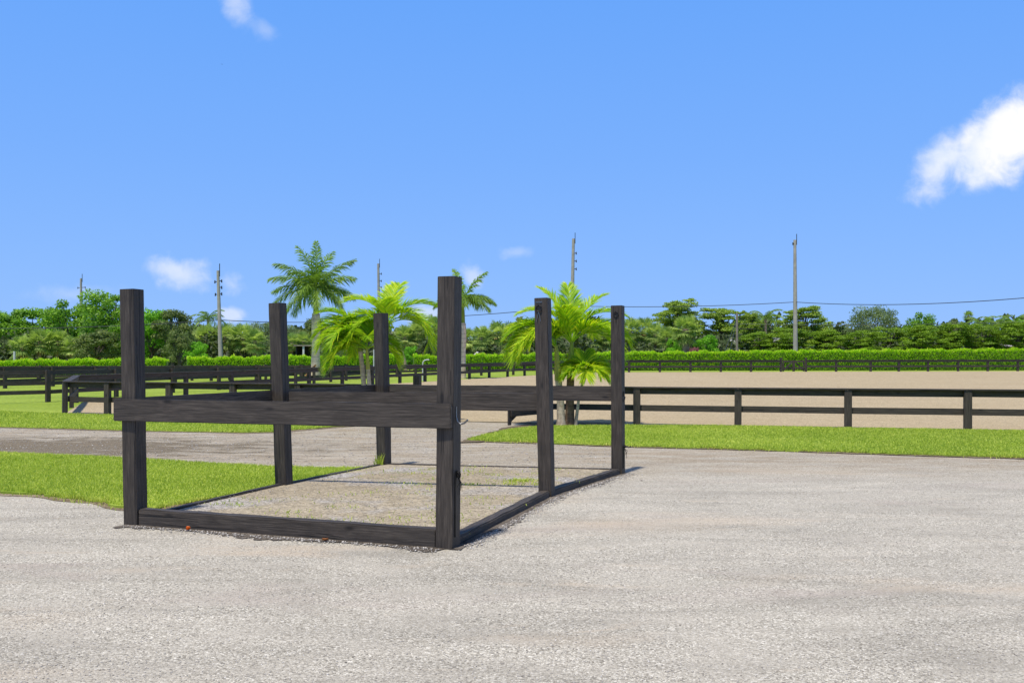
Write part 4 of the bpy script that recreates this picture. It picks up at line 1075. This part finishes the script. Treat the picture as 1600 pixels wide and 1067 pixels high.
# grass tuft at the foot of the back left post
def blades(g, x, y, z, h, w, lean, tone):
    n = len(x); a = rng.uniform(0, 2 * np.pi, n); b = rng.uniform(0, 2 * np.pi, n)
    sx, sy = np.cos(a) * w * .5, np.sin(a) * w * .5; lx, ly = np.cos(b) * lean * h, np.sin(b) * lean * h
    V = np.stack([np.stack([x - sx, y - sy, z], 1), np.stack([x + sx, y + sy, z], 1), np.stack([x + sx * .6 + lx * .4, y + sy * .6 + ly * .4, z + h * .62], 1),
                  np.stack([x - sx * .6 + lx * .4, y - sy * .6 + ly * .4, z + h * .62], 1), np.stack([x + lx, y + ly, z + h], 1)], 1).reshape(-1, 3)
    i = np.arange(n)[:, None] * 5
    g.add(V, i + np.array([[0, 1, 2, 3]]), tone); g.add(V, i + np.array([[3, 2, 4]]), tone)
c = post_b['C'] - SIDE * .15 - ACR * .01; n = 34; g = Geo()
blades(g, rng.normal(0, .035, n), rng.normal(0, .03, n), np.zeros(n), rng.uniform(.08, .24, n), .016, rng.uniform(.1, .5, n), np.clip(rng.normal(.5, .15, n), 0, 1))
o = link('grass_tuft', g.mesh('grass_tuft', M['blade']), Matrix.Translation((c.x, c.y, .055))); tag(o, 'bright tuft of grass at the foot of the back left stall post', 'grass tuft')
# a bird far up
g = Geo(); g.tube([(0, -.3, 0), (0, 0, .02), (0, .35, 0)], [.03, .09, .03], 7)
g.add([(0, -.1, .03), (0, .12, .03), (.45, .06, .12), (.45, -.04, .12), (.9, -.12, .02), (-.45, .06, .12), (-.45, -.04, .12), (-.9, -.12, .02)], [[0, 1, 2, 3], [1, 0, 6, 5]]); 
g.add([(.45, .06, .12), (.45, -.04, .12), (.9, -.12, .02), (-.45, .06, .12), (-.45, -.04, .12), (-.9, -.12, .02)], [[0, 1, 2], [4, 3, 5]])
y = 420; o = link('bird', g.mesh('bird', M['rope']), Matrix.Translation((xat(347, y), y, zat(101, y)))); tag(o, 'tiny dark bird flying high in the left of the sky', 'bird')

# ------------------------------------------------------------------ grass blades, weeds and loose stones (uncountable)
def inside(poly, x, y):
    res = np.zeros(len(x), bool); n = len(poly)
    for i in range(n):
        (x1, y1), (x2, y2) = poly[i], poly[(i + 1) % n]
        c = ((y1 > y) != (y2 > y)) & (x < (x2 - x1) * (y - y1) / ((y2 - y1) if y2 != y1 else 1e-9) + x1)
        res ^= c
    return res
def vnoise(x, y, s, seed):
    r = np.random.default_rng(seed); t = 0
    for k in range(5):
        a = r.uniform(0, 6.28); f = s * r.uniform(.6, 1.8); t = t + np.sin((x * math.cos(a) + y * math.sin(a)) * f + r.uniform(0, 6.28))
    return t / 5
def lawn(label, poly, n, h, w, ymax, xr, dz, edge_poly=None):
    xs = [p[0] for p in poly]; ys = [p[1] for p in poly]
    x0, x1, y0, y1 = max(min(xs), xr[0]), min(max(xs), xr[1]), min(ys), min(max(ys), ymax)
    x = rng.uniform(x0, x1, n); y = rng.uniform(y0, y1, n); k = inside(poly, x, y); 
    vis = np.abs(x) < y * .56 + .5
    x, y = x[k & vis], y[k & vis]; m = len(x)
    v = vnoise(x, y, 1.6, 3) * .5 + vnoise(x, y, 5, 4) * .4
    g = Geo(); hh = h * rng.uniform(.5, 1.3, m) * (1 + .35 * v)
    z = np.array([zt(t) for t in y]) + dz - .005
    blades(g, x, y, z, hh, w * rng.uniform(.7, 1.3, m), rng.uniform(.2, .9, m), np.clip(.48 + rng.normal(0, .17, m) + .16 * v + .26 * np.maximum(0, vnoise(x, y * 1.5, .9, 21)) , 0, 1))
    o = link('grass', g.mesh('grass', M['blade'])); tag(o, label, 'grass', kind='stuff')
lawn('mown grass of the island left of the tie stall', grow(island, .04), 260000, .046, .012, 19, (-13, 0), .022)
lawn('mown grass of the strip along the arena fence on the right', grow(strip, .04), 260000, .045, .018, 28, (-2, 17), .026)
lawn('mown grass of the verge beyond the far track on the left', grow(verge, .05), 150000, .045, .024, 40, (-26, 0), .018)
lawn('stray grass tufts thinning out along the edge of the island into the gravel', grow(island, .20), 16000, .050, .013, 19, (-13, 0), -.002)
lawn('stray grass tufts thinning out along the edge of the right strip into the gravel', grow(strip, .16), 22000, .050, .018, 28, (-2, 17), -.002)
# weeds on the stall floor
fl = [inset(k, 0, 0) for k in 'ADEFCB']
g = Geo()
for k in range(46):
    while True:
        x = rng.uniform(-4.2, 1.7); y = rng.uniform(9.3, 15.8)
        if inside(grow(fl, -.3), np.array([x]), np.array([y]))[0]: break
    n = int(rng.integers(8, 40)); s = rng.uniform(.05, .22)
    blades(g, x + rng.normal(0, s * 1.6, n), y + rng.normal(0, s * .8, n), np.full(n, .06), rng.uniform(.01, .045, n), .012, rng.uniform(.3, 1.2, n), np.clip(rng.normal(.6, .2, n), 0, 1))
for px, py, s, n in ((812, 757, .10, 260), (800, 762, .08, 90), (735, 763, .06, 60), (845, 763, .05, 60)):
    x, y = gp(px, py); blades(g, x + rng.normal(0, s * 1.6, n), y + rng.normal(0, s, n), np.full(n, .05), rng.uniform(.01, .05, n), .014, rng.uniform(.4, 1.3, n), np.clip(rng.normal(.55, .2, n), 0, 1))
o = link('weeds', g.mesh('weeds', M['blade'])); tag(o, 'sparse green weeds sprouting on the sandy stall floor', 'weeds', kind='stuff')
# loose stones
def stones(label, n, sampler, smin, smax, zoff):
    m, nt, out = mat_new('loose_stone')
    r = nd(nt, 'Attribute', attribute_name='rnd').outputs['Fac']
    finish(nt, out, ramp(nt, r, [(0, (0.17, .15, .13)), (.3, (0.36, .33, .29)), (.8, (.49, .455, .41)), (1, (.78, .74, .69))]), .9)
    x, y = sampler(n); n = len(x)
    s = smin + (smax - smin) * rng.random(n) ** 2.2
    oct_ = np.array([(1, 0, 0), (0, 1, 0), (-1, 0, 0), (0, -1, 0), (0, 0, .8), (0, 0, -.5)], float)
    a = rng.uniform(0, 6.28, n); sc = rng.uniform(.6, 1.25, (n, 6, 1))
    V = oct_[None] * sc * s[:, None, None]
    ca, sa = np.cos(a)[:, None], np.sin(a)[:, None]
    X = V[..., 0] * ca - V[..., 1] * sa * .7 + x[:, None]; Y = V[..., 0] * sa + V[..., 1] * ca * .7 + y[:, None]; Z = V[..., 2] * .7 + zoff + s[:, None] * .15
    VV = np.stack([X, Y, Z], -1).reshape(-1, 3)
    tri = np.array([[0, 1, 4], [1, 2, 4], [2, 3, 4], [3, 0, 4], [1, 0, 5], [2, 1, 5], [3, 2, 5], [0, 3, 5]])
    Fc = (np.arange(n)[:, None, None] * 6 + tri[None]).reshape(-1, 3)
    g = Geo(); g.add(VV, Fc, np.repeat(np.clip(rng.normal(.5, .22, n), 0, 1), 8))
    o = link('gravel_stones', g.mesh('gravel_stones', m)); tag(o, label, 'gravel', kind='stuff')
def s_drive(n):
    y = 5.0 + 9.5 * rng.random(n) ** 1.3; x = (rng.random(n) * 2 - 1) * y * .56
    k = ~inside(fl, x, y) & ~inside(island, x, y) & (vnoise(x, y * 2, 1.4, 9) + rng.normal(0, .35, n) > -.05)
    return x[k], y[k]
stones('loose pale gravel stones scattered over the near driveway', 60000, s_drive, .003, .010, -.012)
def s_far(n):
    y = rng.uniform(14, 25, n); x = rng.uniform(-14, 2, n)
    k = ~inside(fl, x, y) & ~inside(island, x, y) & ~inside(verge, x, y) & ~inside(strip, x, y) & inside(road, x, y)
    return x[k], y[k]
stones('coarser loose stones on the far track behind the stall', 9000, s_far, .008, .026, -.012)
def s_edge(n):
    segs = [('A', 'D', -.13), ('D', 'E', .14), ('E', 'F', .14)]; X = []; Yy = []
    for i in range(n):
        a, b, o = segs[i % 3]; t = rng.random()
        p = post_b[a].lerp(post_b[b], t) + ((SIDE if a == 'A' else ACR) * (o * (1 + abs(rng.normal(0, .6)))))
        X.append(p.x); Yy.append(p.y)
    return np.array(X), np.array(Yy)
stones('loose stones lying against the front and right sill timbers', 2600, s_edge, .005, .020, -.004)
def s_floor(n):
    y = rng.uniform(9, 16, n); x = rng.uniform(-4.2, 1.8, n)
    k = inside(fl, x, y) & (vnoise(x, y, 1.2, 12) + rng.normal(0, .3, n) > .1)
    return x[k], y[k]
stones('loose stones on the sandy stall floor', 5000, s_floor, .005, .016, .062)

# ------------------------------------------------------------------ light, sky, camera
SUN_AZ, SUN_EL = math.atan2(-0.45, -0.89), R(69)          # azimuth from +Y towards +X
sd = Vector((math.sin(SUN_AZ) * math.cos(SUN_EL), math.cos(SUN_AZ) * math.cos(SUN_EL), math.sin(SUN_EL)))
sl = bpy.data.lights.new('sun', 'SUN'); sl.energy = 3.9; sl.angle = R(3.0); sl.color = (1.0, 0.93, 0.82)
so = bpy.data.objects.new('sun', sl); COL.objects.link(so); so.rotation_euler = sd.to_track_quat('Z', 'Y').to_euler()

w = bpy.data.worlds.new('World'); S.world = w; w.use_nodes = True
nt = w.node_tree; nt.nodes.clear()
out = nt.nodes.new('ShaderNodeOutputWorld')
SKY = 0.13
sky = nd(nt, 'TexSky', sky_type='NISHITA', sun_disc=False, sun_elevation=SUN_EL, sun_rotation=SUN_AZ, air_density=1.0, dust_density=0.35, ozone_density=2.0, altitude=0)
skyc = sky.outputs[0]
dirv = nd(nt, 'TexCoord').outputs['Generated']
sx = nd(nt, 'SeparateXYZ', {0: dirv})
yy = math_(nt, 'MAXIMUM', sx.outputs[1], 0.02)
u = math_(nt, 'DIVIDE', sx.outputs[0], yy); v = math_(nt, 'DIVIDE', sx.outputs[2], yy)
uv = nd(nt, 'CombineXYZ', {0: u, 1: v}).outputs[0]
EXPO = 0.30
grad = ramp(nt, sx.outputs[2], [(0.0, (0.28, 0.51, 1.0)), (0.06, (0.245, 0.485, 1.0)), (0.20, (0.185, 0.43, 1.0)), (0.36, (0.135, 0.385, 0.99)), (0.6, (0.15, 0.25, 0.55)), (1.0, (0.16, 0.22, 0.40))])
kk = 1 / (SKY * 2 ** EXPO)
grad = mix(nt, 1.0, grad, (kk, kk, kk), 'MULTIPLY')
tint = mix(nt, 0.93, skyc, grad)
front = ramp(nt, sx.outputs[1], [(0.05, 0.0), (0.2, 1.0)])
wn = nd(nt, 'TexNoise', {'Vector': uv, 'Scale': 18, 'Detail': 3})
warp = nd(nt, 'VectorMath', {0: nd(nt, 'VectorMath', {0: wn.outputs['Color'], 1: (.5, .5, .5)}, operation='SUBTRACT').outputs[0], 1: (.03, .03, 0)}, operation='MULTIPLY').outputs[0]
uvw = nd(nt, 'VectorMath', {0: uv, 1: warp}, operation='ADD').outputs[0]
fine = noise(nt, uv, 34, 9, 0.6, 0.25); soft = noise(nt, uv, 16, 5, .5)
def cloud(cpx, cpy, rx, ry, rot, amp, lo, hi, dens):
    e = mapping(nt, uvw, (rx / F, ry / F, 1), ((cpx - 800) / F, (HY - cpy) / F, 0), (0, 0, R(rot)), 'TEXTURE')
    e = nd(nt, 'VectorMath', {0: e, 1: (1, 1, 0)}, operation='MULTIPLY').outputs[0]
    ln = nd(nt, 'VectorMath', {0: e}, operation='LENGTH').outputs['Value']
    t = math_(nt, 'ADD', math_(nt, 'SUBTRACT', 1.0, ln), math_(nt, 'MULTIPLY', math_(nt, 'SUBTRACT', fine, 0.5), amp))
    return ramp(nt, t, [(lo, 0.0), (hi, dens)], 'EASE')
cl = [cloud(1578, 212, 160, 76, 32, .85, 0.03, 0.66, 1.0), cloud(1478, 254, 96, 54, 42, 1.0, 0.03, 0.95, .95),
      cloud(282, 432, 64, 34, -8, 1.3, 0.05, 0.9, .62), cloud(362, 440, 30, 30, 60, 1.8, .1, 1.2, .30), cloud(375, 6, 34, 50, 15, 1.5, .0, 1.25, .42), cloud(412, 45, 34, 22, -40, 1.6, .05, 1.4, .24),
      cloud(735, 432, 24, 28, 30, 1.5, .1, .9, .45), cloud(365, 492, 38, 18, 0, 1.4, .05, .9, .5), cloud(110, 462, 90, 26, 0, 1.5, .1, 1.2, .2), cloud(810, 395, 40, 14, 10, 1.8, .1, 1.3, .2), cloud(660, 490, 60, 24, 0, 1.3, .05, .9, .45)]
tot = cl[0]
for c in cl[1:]: tot = math_(nt, 'MAXIMUM', tot, c)
tot = math_(nt, 'MULTIPLY', tot, front, True)
cc = ramp(nt, soft, [(0.35, (0.80, 0.87, 0.98)), (0.55, (1.0, 1.0, 1.0))])
cw = mix(nt, 1.0, cc, (1.02 * kk, 1.02 * kk, 1.02 * kk), 'MULTIPLY')
fincol = mix(nt, tot, tint, cw)
bg = nd(nt, 'Background', {'Color': fincol, 'Strength': SKY})
nt.links.new(bg.outputs[0], out.inputs[0])

cam = bpy.data.cameras.new('camera'); co = bpy.data.objects.new('camera', cam); COL.objects.link(co)
co.location = (0, 0, CH); co.rotation_euler = (R(90), 0, 0)
cam.sensor_fit = 'HORIZONTAL'; cam.sensor_width = 36; cam.lens = F / 1600 * 36
cam.shift_y = (HY - 533.5) / 1600; cam.clip_end = 4000; cam.clip_start = 0.05
S.camera = co
S.view_settings.view_transform = 'Standard'; S.view_settings.look = 'None'; S.view_settings.gamma = 1; S.view_settings.exposure = EXPO
S.render.resolution_x, S.render.resolution_y = 1024, 682
S.cycles.max_bounces = 8; S.cycles.transparent_max_bounces = 4
